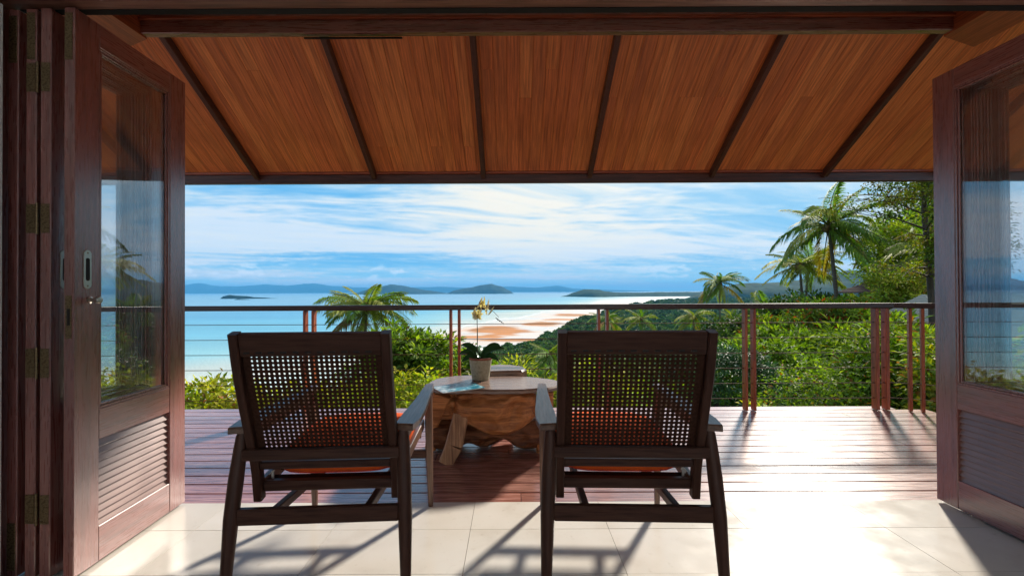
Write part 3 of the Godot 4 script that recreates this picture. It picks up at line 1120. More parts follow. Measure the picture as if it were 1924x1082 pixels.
# ------------------------------------------------------------------ railing
func build_railing() -> void:
	var t := thing("deck_railing", "dark wooden handrail on paired posts with thin cables round the deck", "railing", Vector3(0, 0, -3.85))
	var line := [Vector3(-6.0, 0, 0), Vector3(3.27, 0, 0), Vector3(3.40, 0, 0.05), Vector3(3.52, 0, 0.12), Vector3(4.18, 0, 0.62), Vector3(4.70, 0, 1.28), Vector3(4.95, 0, 2.2)]
	var rail := Mb.new()
	for i in line.size() - 1:
		var e: Vector3 = (line[i + 1] - line[i]).normalized() * 0.006
		rail.bar(line[i] + Vector3(0, 0.893, 0) - e, line[i + 1] + Vector3(0, 0.893, 0) + e, Vector3(0, 1, 0), 0.044, 0.068, 0.044, 0.068, 0.006)
	obj("handrail", rail, M.rail, t)
	var posts := []
	for x in [-5.49, -4.25, -3.0, -1.744, -0.492, 0.78, 2.04]:
		posts.append([Vector3(x - 0.036, 0, 0), 0.0, 0.021, 0.06])
		posts.append([Vector3(x + 0.036, 0, 0), 0.0, 0.021, 0.06])
	posts.append([Vector3(3.135, 0, -0.01), 0.0, 0.03, 0.06])
	posts.append([Vector3(3.222, 0, -0.01), -0.03, 0.03, 0.06])
	posts.append([Vector3(3.385, 0, 0.045), -0.45, 0.022, 0.05])
	posts.append([Vector3(3.455, 0, 0.085), -0.5, 0.022, 0.05])
	for e in [[3.96, 0.45, -0.65], [4.02, 0.50, -0.65], [4.55, 1.08, -0.9], [4.6, 1.14, -0.9]]:
		posts.append([Vector3(e[0], 0, e[1]), e[2], 0.022, 0.06])
	var heights := [0.75, 0.62, 0.49, 0.36, 0.23, 0.10]
	for p in posts:
		var mb := Mb.new()
		mb.box(Vector3(0, 0.435, 0), Vector3(p[2], 0.87, p[3]), 0.002)
		var o := put("post", mb.mesh(), M["post1%d" % (rng.randi() % 3)], t, Transform3D(Basis(Vector3.UP, p[1]), p[0]))
		var eye := Mb.new()
		eye.tube([Vector3(-p[2] * 0.5 - 0.004, 0, 0), Vector3(p[2] * 0.5 + 0.004, 0, 0)], [0.005, 0.005], 8)
		var em := eye.mesh()
		for y in heights:
			put("ferrule", em, M.cable, o, Transform3D(Basis(), Vector3(0, y, 0)))
	for y in heights:
		var c := Mb.new()
		var pts := []
		var rad := []
		for p in line:
			pts.append(p + Vector3(0, y, 0))
			rad.append(0.0028)
		c.tube(pts, rad, 6)
		obj("cable", c, M.cable, t)


# ------------------------------------------------------------------ armchairs
# origin on the floor between the legs; +z is the back of the chair
const BACK := [[0.905, 0.405], [0.89, 0.401], [0.82, 0.387], [0.75, 0.369], [0.653, 0.338], [0.58, 0.313], [0.53, 0.296], [0.48, 0.278], [0.42, 0.263], [0.325, 0.250]]


func back_z(y: float) -> float:
	for i in BACK.size() - 1:
		if y >= BACK[i + 1][0]:
			return lerpf(BACK[i + 1][1], BACK[i][1], (y - BACK[i + 1][0]) / (BACK[i][0] - BACK[i + 1][0]))
	return BACK[-1][1]


func armchair(label: String, at: Vector3, turn: float) -> Node3D:
	var t := thing("armchair", label, "armchair", at, turn, "dark wooden cane-backed armchairs facing the view")
	for s: float in [-1.0, 1.0]:
		var leg := Mb.new()
		leg.tube([Vector3(0.285 * s, 0, 0.372), Vector3(0.282 * s, 0.12, 0.360), Vector3(0.277 * s, 0.30, 0.340), Vector3(0.271 * s, 0.42, 0.322), Vector3(0.266 * s, 0.52, 0.304), Vector3(0.264 * s, 0.555, 0.298), Vector3(0.263 * s, 0.572, 0.295), Vector3(0.263 * s, 0.579, 0.294)],
			[0.0135, 0.018, 0.0235, 0.024, 0.021, 0.019, 0.013, 0.004], 12, true, 0.85)
		obj("leg", leg, M.chair1, t)
		leg = Mb.new()
		leg.bar(Vector3(0.273 * s, 0, -0.350), Vector3(0.270 * s, 0.40, -0.318), Vector3.RIGHT, 0.022, 0.024, 0.034, 0.042, 0.005)
		leg.bar(Vector3(0.270 * s, 0.40, -0.318), Vector3(0.270 * s, 0.563, -0.305), Vector3.RIGHT, 0.034, 0.042, 0.030, 0.036, 0.005)
		obj("leg", leg, M.arm1, t)
		# flat armrest, broad behind its middle and tapering forward
		var arm := Mb.new()
		var line := PackedVector2Array()
		for p in [[0.238, 0.305], [0.300, 0.318], [0.312, 0.24], [0.313, 0.12], [0.306, -0.05], [0.298, -0.22], [0.292, -0.335], [0.284, -0.350], [0.262, -0.350], [0.254, -0.335], [0.252, -0.20], [0.248, 0.0], [0.241, 0.18]]:
			line.append(Vector2(p[0] * s, p[1]))
		arm.prism(line, 0.566, 0.588, 0.005)
		obj("armrest", arm, M.arm2, t)
		var apron := Mb.new()
		apron.bar(Vector3(0.268 * s, 0.546, 0.285), Vector3(0.270 * s, 0.546, -0.295), Vector3.RIGHT, 0.018, 0.038)
		obj("arm_rail", apron, M.arm2, t)
		# curved back stile running down past the seat
		var rows := []
		for k in BACK.size():
			var p := Vector3(0.231 * s, BACK[k][0], BACK[k][1])
			var q: Array = BACK[mini(k + 1, BACK.size() - 1)]
			var o: Array = BACK[maxi(k - 1, 0)]
			var d := Vector3(0, q[0] - o[0], q[1] - o[1]).normalized()
			var m := Vector3(0, -d.z, d.y)
			var ring := PackedVector3Array()
			for c in [[0.014, 0.010], [0.011, 0.013], [-0.011, 0.013], [-0.014, 0.010], [-0.014, -0.012], [-0.011, -0.015], [0.011, -0.015], [0.014, -0.012]]:
				ring.append(p + Vector3(c[0], 0, 0) + m * c[1] * 1.25)
			rows.append(ring)
		var stile := Mb.new()
		for k in rows.size() - 1:
			for j in 8:
				var l := (j + 1) % 8
				var fn: Vector3 = (rows[k][l] - rows[k][j]).cross(rows[k + 1][j] - rows[k][j]).normalized()
				var mid: Vector3 = (rows[k][j] + rows[k][l]) * 0.5 - Vector3(0.231 * s, BACK[k][0], BACK[k][1])
				stile.quad(rows[k][j], rows[k][l], rows[k + 1][l], rows[k + 1][j], fn if fn.dot(mid) > 0.0 else -fn)
		for j in range(1, 7):
			stile.tri(rows[0][0], rows[0][j], rows[0][j + 1], Vector3.UP, Vector3.UP, Vector3.UP)
			stile.tri(rows[-1][0], rows[-1][j], rows[-1][j + 1], Vector3.DOWN, Vector3.DOWN, Vector3.DOWN)
		obj("back_stile", stile, M.chair1, t)
		var side := Mb.new()
		side.bar(Vector3(0.222 * s, 0.372, 0.245), Vector3(0.238 * s, 0.402, -0.318), Vector3.RIGHT, 0.02, 0.045)
		obj("seat_rail", side, M.arm2, t)
		var runner := Mb.new()
		runner.bar(Vector3(0.15 * s, 0.312, 0.330), Vector3(0.15 * s, 0.262, -0.315), Vector3.RIGHT, 0.024, 0.030)
		obj("runner", runner, M.chair2, t)
	var lean := Basis(Vector3(1, 0, 0), 0.20)
	var rail := Mb.new()
	rail.box(Vector3(0, 0.868, back_z(0.868) - 0.001), Vector3(0.436, 0.074, 0.026), 0.004, lean)
	obj("top_rail", rail, M.chair0, t)
	var parts := [["cross_rail", Vector3(0, 0.497, 0.312), Vector3(0.510, 0.036, 0.024), "chair0"], ["back_rail", Vector3(0, 0.447, 0.268), Vector3(0.434, 0.026, 0.024), "chair0"], ["seat_back_rail", Vector3(0, 0.368, 0.243), Vector3(0.434, 0.036, 0.024), "chair0"],
		["rear_stretcher", Vector3(0, 0.308, 0.338), Vector3(0.512, 0.052, 0.022), "chair0"], ["front_stretcher", Vector3(0, 0.258, -0.328), Vector3(0.512, 0.040, 0.020), "chair0"], ["seat_front_rail", Vector3(0, 0.375, -0.318), Vector3(0.466, 0.08, 0.022), "arm0"]]
	for p in parts:
		var mb := Mb.new()
		mb.box(p[1], p[2], 0.003)
		obj(p[0], mb, M[p[3]], t)
	for k in 6:
		var z := 0.20 - 0.095 * k
		var web := Mb.new()
		web.box(Vector3(0, 0.372 + (0.245 - z) * 0.04, z), Vector3(0.43, 0.004, 0.05), 0.001, Basis(Vector3(1, 0, 0), 0.04))
		obj("webbing_strap", web, M.strap, t)
	# woven cane: a sheet pierced by rows of small eight-sided holes
	var cane := Mb.new()
	var nx := 25
	var ny := 23
	var w := 0.396
	var y0 := 0.508
	var y1 := 0.836
	var px := w / nx
	var py := (y1 - y0) / ny
	for side in [0, 1]:
		var off := 0.0009 * (1 if side == 0 else -1)
		for j in ny:
			for i in nx:
				var cx := -w * 0.5 + px * (i + 0.5)
				var cy := y0 + py * (j + 0.5)
				var rim := []
				var hole := []
				for k in 8:
					var a := TAU * k / 8.0
					var ex := cos(a) / maxf(absf(cos(a)), absf(sin(a)))
					var ey := sin(a) / maxf(absf(cos(a)), absf(sin(a)))
					rim.append(Vector2(cx + ex * px * 0.5, cy + ey * py * 0.5))
					hole.append(Vector2(cx + cos(a) * 0.0038, cy + sin(a) * 0.0038))
				for k in 8:
					var l := (k + 1) % 8
					var q := []
					for p: Vector2 in [rim[k], rim[l], hole[l], hole[k]]:
						q.append(Vector3(p.x, p.y, back_z(p.y) - 0.004 + off))
					var m := Vector3(0, -0.2, 1).normalized() * (1 if side == 0 else -1)
					# strands belly out between the holes
					var m1 := (m + Vector3(rim[k].x - cx, rim[k].y - cy, 0) * -12.0).normalized()
					cane.tri(q[0], q[1], q[2], m, m, m1)
					cane.tri(q[0], q[2], q[3], m, m1, m1)
		for e in [[-0.217, -0.198, y0 - 0.02, y1 + 0.01], [0.198, 0.217, y0 - 0.02, y1 + 0.01], [-0.198, 0.198, y1, y1 + 0.01], [-0.198, 0.198, y0 - 0.02, y0]]:
			for k in 12:
				var a := lerpf(e[2], e[3], k / 12.0)
				var b := lerpf(e[2], e[3], (k + 1) / 12.0)
				var m := Vector3(0, -0.2, 1).normalized() * (1 if side == 0 else -1)
				cane.quad(Vector3(e[0], a, back_z(a) - 0.004 + off), Vector3(e[1], a, back_z(a) - 0.004 + off), Vector3(e[1], b, back_z(b) - 0.004 + off), Vector3(e[0], b, back_z(b) - 0.004 + off), m)
	obj("cane_panel", cane, M.cane, t)
	# the lacing: short strands through the frame round the panel
	var lace := Mb.new()
	for k in 22:
		var x := -0.195 + 0.39 * k / 21.0
		if k % 2 == 0:
			lace.bar(Vector3(x - 0.009, 0.843, back_z(0.843) + 0.0135), Vector3(x + 0.009, 0.843, back_z(0.843) + 0.0135), Vector3.UP, 0.006, 0.004, -1, -1, 0.001)
	for s: float in [-1.0, 1.0]:
		for k in 16:
			var y := 0.52 + 0.30 * k / 15.0
			if k % 2 == 0:
				lace.bar(Vector3(0.222 * s, y - 0.008, back_z(y - 0.008) + 0.0165), Vector3(0.222 * s, y + 0.008, back_z(y + 0.008) + 0.0165), Vector3.RIGHT, 0.006, 0.004, -1, -1, 0.001)
	obj("lacing", lace, M.lace, t)
	return t


func seat_cushion(label: String, at: Vector3, turn: float, shift: float, seed_: int) -> void:
	var t := thing("seat_cushion", label, "cushion", at, turn, "orange-red box cushions on the armchairs")
	var bump := fbm(seed_, 4.0, 3)
	var rows := []
	var n := 26
	var hx := 0.222
	var hz := 0.265
	var hh := 0.036
	# a rounded box as one closed skin: rings from the middle of the top round to the middle of the bottom
	for i in 15:
		var f := i / 14.0
		var ring := PackedVector3Array()
		var edge := sin(PI * f)
		var yy := cos(PI * f)
		var spread := 0.0 if i == 0 or i == 14 else pow(edge, 0.32)
		for k in 48:
			var a := TAU * k / 48.0
			var q := pow(pow(absf(cos(a)), 5.0) + pow(absf(sin(a)), 5.0), -0.2)
			var x := cos(a) * q * spread * hx
			var z := sin(a) * q * spread * hz
			var y := signf(yy) * pow(absf(yy), 0.55) * hh
			y += (0.010 * (1.0 - pow(spread, 3.0)) + bump.get_noise_2d(x * 3.0, z * 3.0) * 0.006) * (1.0 if yy > 0.0 else 0.15)
			ring.append(Vector3(x, y, z))
		rows.append(ring)
	var body := Mb.new()
	body.sheet(rows, true, func(p): return Vector3(p.x, p.y * 4.0, p.z))
	var tilt := Transform3D(Basis(Vector3(1, 0, 0), 0.035), Vector3(shift, 0.425, -0.052))
	put("cover", body.mesh(), M.cushion, t, tilt)
	for s: float in [-1.0, 1.0]:
		var pts := []
		var rad := []
		for k in 49:
			var a := TAU * k / 48.0
			var q := pow(pow(absf(cos(a)), 5.0) + pow(absf(sin(a)), 5.0), -0.2)
			pts.append(Vector3(cos(a) * q * hx * 0.965, 0.024 * s, sin(a) * q * hz * 0.965))
			rad.append(0.0035)
		var pipe := Mb.new()
		pipe.tube(pts, rad, 6, false)
		put("piping", pipe.mesh(), M.piping, t, tilt)
	var side := -1.0 if seed_ % 2 == 0 else 1.0
	var tie := Mb.new()
	tie.bar(Vector3(0.205 * side, -0.010, 0.262), Vector3(0.232 * side, -0.034, 0.276), Vector3(1, 1, 0).normalized(), 0.012, 0.003, 0.010, 0.003, 0.0008)
	tie.bar(Vector3(0.212 * side, -0.014, 0.262), Vector3(0.205 * side, -0.055, 0.272), Vector3(1, 0, 0), 0.010, 0.003, 0.006, 0.003, 0.0008)
	put("tie", tie.mesh(), M.tie, t, tilt)


func build_chairs() -> void:
	M["strap"] = flat_mat(Color(0.10, 0.08, 0.07), 0.9)
	M["cane"] = flat_mat(Color(0.33, 0.215, 0.17), 0.75, 0.0, 0.25)
	M["cane"].albedo_texture = noise_tex("canefade", 0.03, 4, ramp([[0.0, Color(0.6, 0.55, 0.5)], [1.0, Color(1, 1, 1)]]))
	M["cane"].uv1_triplanar = true
	M["cane"].uv1_scale = Vector3(5, 5, 5)
	M["lace"] = flat_mat(Color(0.07, 0.045, 0.04), 0.6)
	M["cushion"] = flat_mat(Color(1.0, 0.42, 0.18), 0.9, 0.0, 0.2)
	M["cushion"].albedo_texture = noise_tex("weave", 0.25, 2, ramp([[0.0, Color(0.86, 0.84, 0.82)], [1.0, Color(1, 1, 1)]]))
	M["cushion"].uv1_triplanar = true
	M["cushion"].uv1_scale = Vector3(4, 4, 4)
	M["cushion"].rim_enabled = true
	M["cushion"].rim = 0.3
	M["cushion"].heightmap_enabled = true
	M["cushion"].heightmap_texture = tex["weave"]
	M["cushion"].heightmap_scale = 0.02
	M["piping"] = flat_mat(Color(0.84, 0.24, 0.09), 0.8)
	M["tie"] = flat_mat(Color(0.85, 0.83, 0.80), 0.9)
	var a := Vector3(-0.650, 0, -1.797)
	var b := Vector3(0.402, 0, -1.797)
	armchair("dark cane-backed armchair standing between the louvred door and the driftwood table", a, 0.055)
	armchair("dark cane-backed armchair with a bolt socket in the tiles under it", b, -0.035)
	seat_cushion("orange-red cushion on the chair nearer the knobbed folding door", a, 0.055, 0.004, 62)
	seat_cushion("orange-red cushion on the chair standing over the bolt socket", b, -0.035, -0.004, 63)


# ------------------------------------------------------------------ driftwood table, plant and magazine
func build_table() -> void:
	var gray := wood(Color(0.33, 0.25, 0.21), Color(0.60, 0.50, 0.44), 0, 0.34, false, 1.3, Vector3(0.4, 0.2, 0.7), 0.7, 0.7)
	var brown := wood(Color(0.46, 0.25, 0.11), Color(0.88, 0.60, 0.36), 0, 0.65, false, 0.55, Vector3(0.1, 0.6, 0.3), 1.0)
	brown.heightmap_scale = 0.6
	var brown_dark := wood(Color(0.24, 0.12, 0.06), Color(0.60, 0.38, 0.23), 0, 0.75, false, 0.7, Vector3(0.5, 0.2, 0.8), 1.0)
	brown_dark.heightmap_scale = 0.6
	var t := thing("driftwood_table", "low table made of a thick driftwood root with a flat grey top", "table", Vector3(-0.13, 0, -2.94))
	var wob := fbm(71, 3.0, 4)
	# top: a thick slab with a wandering edge
	var line := PackedVector2Array()
	for p in [[-0.42, 0.05], [-0.40, 0.16], [-0.33, 0.215], [-0.24, 0.235], [-0.14, 0.222], [-0.04, 0.24], [0.08, 0.245], [0.20, 0.235], [0.30, 0.20], [0.37, 0.185], [0.44, 0.10], [0.46, 0.04], [0.43, -0.03], [0.36, -0.10], [0.26, -0.16], [0.14, -0.20], [0.02, -0.235], [-0.10, -0.25], [-0.20, -0.235], [-0.30, -0.20], [-0.38, -0.12], [-0.41, -0.04]]:
		line.append(Vector2(p[0], p[1]))
	var fine := PackedVector2Array()
	for i in line.size():
		var p0 := line[(i - 1 + line.size()) % line.size()]
		var p1 := line[i]
		var p2 := line[(i + 1) % line.size()]
		var p3 := line[(i + 2) % line.size()]
		for k in 4:
			var q := p1.cubic_interpolate(p2, p0, p3, k / 4.0)
			fine.append(q * (1.0 + 0.02 * wob.get_noise_2d(q.x * 4.0, q.y * 4.0)))
	var top := Mb.new()
	top.prism(fine, 0.412, 0.437, 0.009)
	obj("tabletop", top, gray, t)
	# the raised end of the root behind
	var knob := PackedVector2Array([Vector2(-0.04, -0.20), Vector2(0.10, -0.215), Vector2(0.20, -0.225), Vector2(0.235, -0.30), Vector2(0.21, -0.40), Vector2(0.13, -0.47), Vector2(0.02, -0.50), Vector2(-0.08, -0.42), Vector2(-0.10, -0.30)])
	var kn := Mb.new()
	kn.prism(knob, 0.36, 0.470, 0.012)
	obj("raised_end", kn, gray, t)
	# root: a golden upper lobe under the top, jutting over a darker lying trunk
	var lobes := [["root_trunk", -0.43, 0.35, 0.112, 0.112, 0.165, -0.035, 0.95, 0.28, brown_dark], ["root_lobe", -0.405, 0.285, 0.305, 0.112, 0.225, 0.0, 0.55, 0.22, brown]]
	for e in lobes:
		var rows := []
		for i in 61:
			var f := i / 60.0
			var x: float = lerpf(e[1], e[2], f)
			var end := pow(1.0 - pow(absf(f * 2.0 - 1.0), 5.0), 0.5)
			var ring := PackedVector3Array()
			for k in 56:
				var a := TAU * k / 56.0
				var ca := signf(cos(a)) * pow(absf(cos(a)), e[7])
				var sa := signf(sin(a)) * pow(absf(sin(a)), e[7])
				var amp: float = e[8]
				var y0: float = sa * e[4]
				var lump := 1.0 + amp * wob.get_noise_3d(x * 1.3, y0 * 2.2 + e[3] * 9.0, ca * 0.5) + amp * 0.6 * wob.get_noise_3d(x * 1.2, y0 * 7.0 + e[3] * 5.0 + x * 1.6, ca * 0.7) + 0.06 * wob.get_noise_3d(x * 2.5, y0 * 20.0, ca)
				# hollows and splits
				for pit in [[0.24, 0.03, 0.035, 0.09], [0.52, -0.05, 0.10, 0.025], [0.80, 0.02, 0.06, 0.05], [0.36, 0.06, 0.07, 0.018], [0.66, 0.07, 0.09, 0.016]]:
					lump -= 0.24 * exp(-pow((f - pit[0]) / pit[2], 2.0) - pow((y0 - pit[1]) / pit[3], 2.0)) * maxf(ca, 0.0)
				var sag := 0.0
				if e[0] == "root_trunk" and sa < 0.0:
					sag = 0.075 * exp(-pow((f - 0.64) / 0.09, 2.0)) + 0.04 * exp(-pow((f - 0.36) / 0.07, 2.0))
				if e[0] == "root_lobe" and sa < 0.0:
					sag = 0.05 * sin(f * 7.0) - 0.02
				var y: float = e[3] + y0 * lerpf(0.6, 1.0, end) * (0.9 + 0.1 * lump) + sag * absf(sa)
				ring.append(Vector3(x, clampf(y, 0.002, 0.414), ca * e[5] * lump * lerpf(0.4, 1.0, end) + e[6] + 0.02 * sin(f * 8.0 + e[3] * 10.0)))
			rows.append(ring)
		var log_ := Mb.new()
		var cy: float = e[3]
		var cz: float = e[6]
		log_.sheet(rows, true, func(p): return Vector3(p.x * 0.3, p.y - cy, p.z - cz))
		for n in [0, 60]:
			var mid := Vector3.ZERO
			for p in rows[n]:
				mid += p / 56.0
			var m := Vector3(-1 if n == 0 else 1, 0, 0)
			for k in 56:
				log_.tri(mid, rows[n][k], rows[n][(k + 1) % 56], m, m, m)
		obj(e[0], log_, e[9], t)
	# the prop, a split slab leaning out in front
	var prop := Mb.new()
	prop.bar(Vector3(-0.275, -0.004, 0.245), Vector3(-0.225, 0.10, 0.235), Vector3(1, -0.12, 0), 0.085, 0.045, 0.105, 0.05, 0.008)
	prop.bar(Vector3(-0.225, 0.10, 0.235), Vector3(-0.185, 0.275, 0.195), Vector3(1, -0.12, 0), 0.105, 0.05, 0.095, 0.05, 0.008)
	obj("prop_leg", prop, wood(Color(0.42, 0.26, 0.16), Color(0.80, 0.62, 0.46), 1, 0.65, false, 0.9, Vector3(0.3, 0.1, 0.9), 0.9), t)
	# flakes and a side root
	var flake := Mb.new()
	flake.bar(Vector3(-0.36, 0.20, 0.155), Vector3(-0.30, 0.40, 0.205), Vector3(1, 0, 0.1), 0.055, 0.03, 0.11, 0.04, 0.008)
	flake.bar(Vector3(-0.40, 0.02, 0.02), Vector3(-0.36, 0.38, 0.09), Vector3(1, 0, 0), 0.07, 0.10, 0.06, 0.12, 0.01)
	flake.bar(Vector3(0.33, 0.0, 0.02), Vector3(0.36, 0.40, 0.06), Vector3(1, 0, 0), 0.10, 0.14, 0.06, 0.14, 0.012)
	flake.bar(Vector3(0.05, 0.0, -0.36), Vector3(0.06, 0.37, -0.34), Vector3(1, 0, 0), 0.16, 0.14, 0.20, 0.16, 0.012)
	obj("side_root", flake, brown, t)
	# magazine
	var mag := thing("magazine", "thin magazine with a teal and grey cover lying on the driftwood table", "magazine", Vector3(-0.335, 0.4375, -2.755), 0.53)
	var pages := Mb.new()
	pages.box(Vector3(0, 0.0025, 0), Vector3(0.274, 0.004, 0.198))
	obj("pages", pages, flat_mat(Color(0.88, 0.87, 0.84), 0.8), mag)
	var im := Image.create_empty(256, 192, false, Image.FORMAT_RGB8)
	var nz := fbm(5, 0.02, 4)
	for y in 192:
		for x in 256:
			var k := nz.get_noise_2d(x, y * 1.6)
			var c := Color(0.07, 0.50, 0.60).lerp(Color(0.62, 0.66, 0.68), sm(120.0, 240.0, 256.0 - x + k * 90.0))
			c = c.lerp(Color(0.88, 0.92, 0.94), sm(0.12, 0.4, k) * 0.7)
			c = c.lerp(Color(0.08, 0.30, 0.40), sm(0.1, 0.4, -k) * 0.5)
			im.set_pixel(x, y, c)
	var cover := Mb.new()
	cover.quad(Vector3(-0.138, 0.0052, -0.1), Vector3(0.138, 0.0052, -0.1), Vector3(0.138, 0.0052, 0.1), Vector3(-0.138, 0.0052, 0.1), Vector3.UP)
	for p in cover.v:
		cover.u.append(Vector2(p.x / 0.276 + 0.5, p.z / 0.2 + 0.5))
	var print_ := flat_mat(Color(1, 1, 1), 0.3)
	print_.albedo_texture = ImageTexture.create_from_image(im)
	obj("cover", cover, print_, mag)
	build_orchid()


func build_orchid() -> void:
	var t := thing("potted_orchid", "pale yellow orchid in a grey-green clay pot on the driftwood table", "potted plant", Vector3(-0.215, 0.437, -3.02))
	var pot := Mb.new()
	pot.lathe(Vector3.ZERO, [Vector2(0.0, 0.001), Vector2(0.055, 0.0), Vector2(0.0575, 0.004), Vector2(0.068, 0.07), Vector2(0.0765, 0.136), Vector2(0.0765, 0.142)], 36)
	var clay := flat_mat(Color(0.74, 0.71, 0.61), 0.75)
	clay.albedo_texture = noise_tex("clay", 0.02, 4, ramp([[0.0, Color(0.72, 0.72, 0.70)], [0.5, Color(0.95, 0.95, 0.93)], [1.0, Color(1, 1, 1)]]))
	clay.uv1_triplanar = true
	clay.uv1_scale = Vector3(4, 4, 4)
	var p := obj("pot", pot, clay, t)
	var rim := Mb.new()
	rim.lathe(Vector3.ZERO, [Vector2(0.0765, 0.136), Vector2(0.0795, 0.140), Vector2(0.079, 0.147), Vector2(0.074, 0.149), Vector2(0.070, 0.146), Vector2(0.069, 0.125)], 36)
	obj("rim", rim, flat_mat(Color(0.58, 0.32, 0.24), 0.8), p)
	var soil := Mb.new()
	var r2 := RandomNumberGenerator.new()
	r2.seed = 4
	soil.lathe(Vector3.ZERO, [Vector2(0.070, 0.130), Vector2(0.05, 0.138), Vector2(0.0, 0.14)], 20)
	for k in 34:
		var a := r2.randf() * TAU
		var d := r2.randf() * 0.062
		soil.box(Vector3(cos(a) * d, 0.140, sin(a) * d), Vector3(0.018, 0.012, 0.012), 0.003, Basis.from_euler(Vector3(r2.randf() * 3.0, r2.randf() * 3.0, r2.randf())))
	obj("bark_chips", soil, flat_mat(Color(0.45, 0.33, 0.23), 0.9), p)
	var green := leaf_mat(Color(0.15, 0.2, 0.05), 0.25)
	for e in [[2.95, 0.165, 0.75, 0.056], [0.15, 0.175, 0.95, 0.058], [2.6, 0.180, 1.05, 0.054], [0.45, 0.155, 1.15, 0.054], [3.4, 0.14, 0.45, 0.052], [-0.25, 0.14, 0.5, 0.054], [1.5, 0.12, 1.1, 0.056], [4.6, 0.10, 0.8, 0.052]]:
		var mb := Mb.new()
		mb.col = Color(0.035, 0.10, 0.035)
		var rows := []
		var dir := Vector3(cos(e[0]), 0, -sin(e[0]))
		var s := Vector3(-dir.z, 0, dir.x)
		s = (s - Vector3.UP * 0.8 * signf(s.z)).normalized()
		for i in 11:
			var f := i / 10.0
			var c: Vector3 = Vector3(0, 0.142, 0) + dir * (e[1] * (f * 0.95)) + Vector3.UP * (e[1] * (e[2] * f - 0.62 * f * f))
			var wide: float = e[3] * pow(sin(PI * clampf(f * 0.88 + 0.12, 0.0, 1.0)), 0.65) * 0.5
			rows.append(PackedVector3Array([c + s * wide + Vector3.UP * wide * 0.35, c + s * wide * 0.5 + Vector3.UP * 0.06 * wide, c, c - s * wide * 0.5 + Vector3.UP * 0.06 * wide, c - s * wide + Vector3.UP * wide * 0.35]))
		mb.sheet(rows, false, func(_q): return Vector3.UP)
		obj("leaf", mb, green, t)
	var stem := Mb.new()
	var pts := []
	var rad := []
	for i in 21:
		var f := i / 20.0
		var bend := maxf(0.0, f - 0.70) / 0.30
		pts.append(Vector3(-0.026 + 0.006 * sin(f * 4.0) + 0.155 * pow(bend, 1.3), 0.14 + 0.325 * minf(f / 0.80, 1.0) + 0.03 * sin(bend * PI) - 0.045 * pow(maxf(0.0, bend - 0.3) / 0.7, 2.0), 0.01 * bend))
		rad.append(0.0036 - 0.002 * f)
	stem.tube(pts, rad, 8)
	stem.tube([Vector3(-0.022, 0.14, 0.004), Vector3(-0.021, 0.43, 0.004)], [0.0022, 0.0022], 6)
	obj("stem", stem, flat_mat(Color(0.20, 0.22, 0.10), 0.6), t)
	var petal := leaf_mat(Color(0.9, 0.85, 0.5), 0.6)
	for k in 13:
		var c: Vector3 = pts[13 + k * 7 / 13] + Vector3(r2.randf_range(-0.018, 0.018), r2.randf_range(-0.012, 0.034), r2.randf_range(-0.02, 0.025))
		if k < 2:
			c += Vector3(-0.01, 0.012, 0.0)
		var face := Vector3(r2.randf_range(-0.9, 0.9), r2.randf_range(-0.2, 0.5), r2.randf_range(-0.2, 1.0)).normalized()
		var a := face.cross(Vector3.UP).normalized()
		var b := a.cross(face)
		var mb := Mb.new()
		for i in 5:
			var an := TAU * i / 5.0 + 0.3
			mb.col = Color(0.76, 0.73, 0.60) if i % 2 else Color(0.82, 0.81, 0.72)
			mb.leaf(c, (a * cos(an) + b * sin(an) + face * 0.3).normalized(), face, 0.042, 0.036 if i in [1, 4] else 0.027)
		mb.col = Color(0.35, 0.16, 0.05)
		mb.leaf(c + face * 0.004, (face + b * -0.5).normalized(), b, 0.015, 0.013)
		obj("blossom", mb, petal, t)
	for k in 4:
		var c: Vector3 = pts[20] + Vector3(-0.012 + 0.013 * k, -0.010 - 0.009 * k, 0.0)
		var mb := Mb.new()
		mb.tube([c + Vector3(-0.012, 0.008, 0), c, c + Vector3(0.004, -0.006, 0), c + Vector3(0.007, -0.012, 0)], [0.0012, 0.0035 - 0.0005 * k, 0.0045 - 0.0008 * k, 0.0012], 7)
		obj("bud", mb, flat_mat(Color(0.25, 0.26, 0.12), 0.6), t)


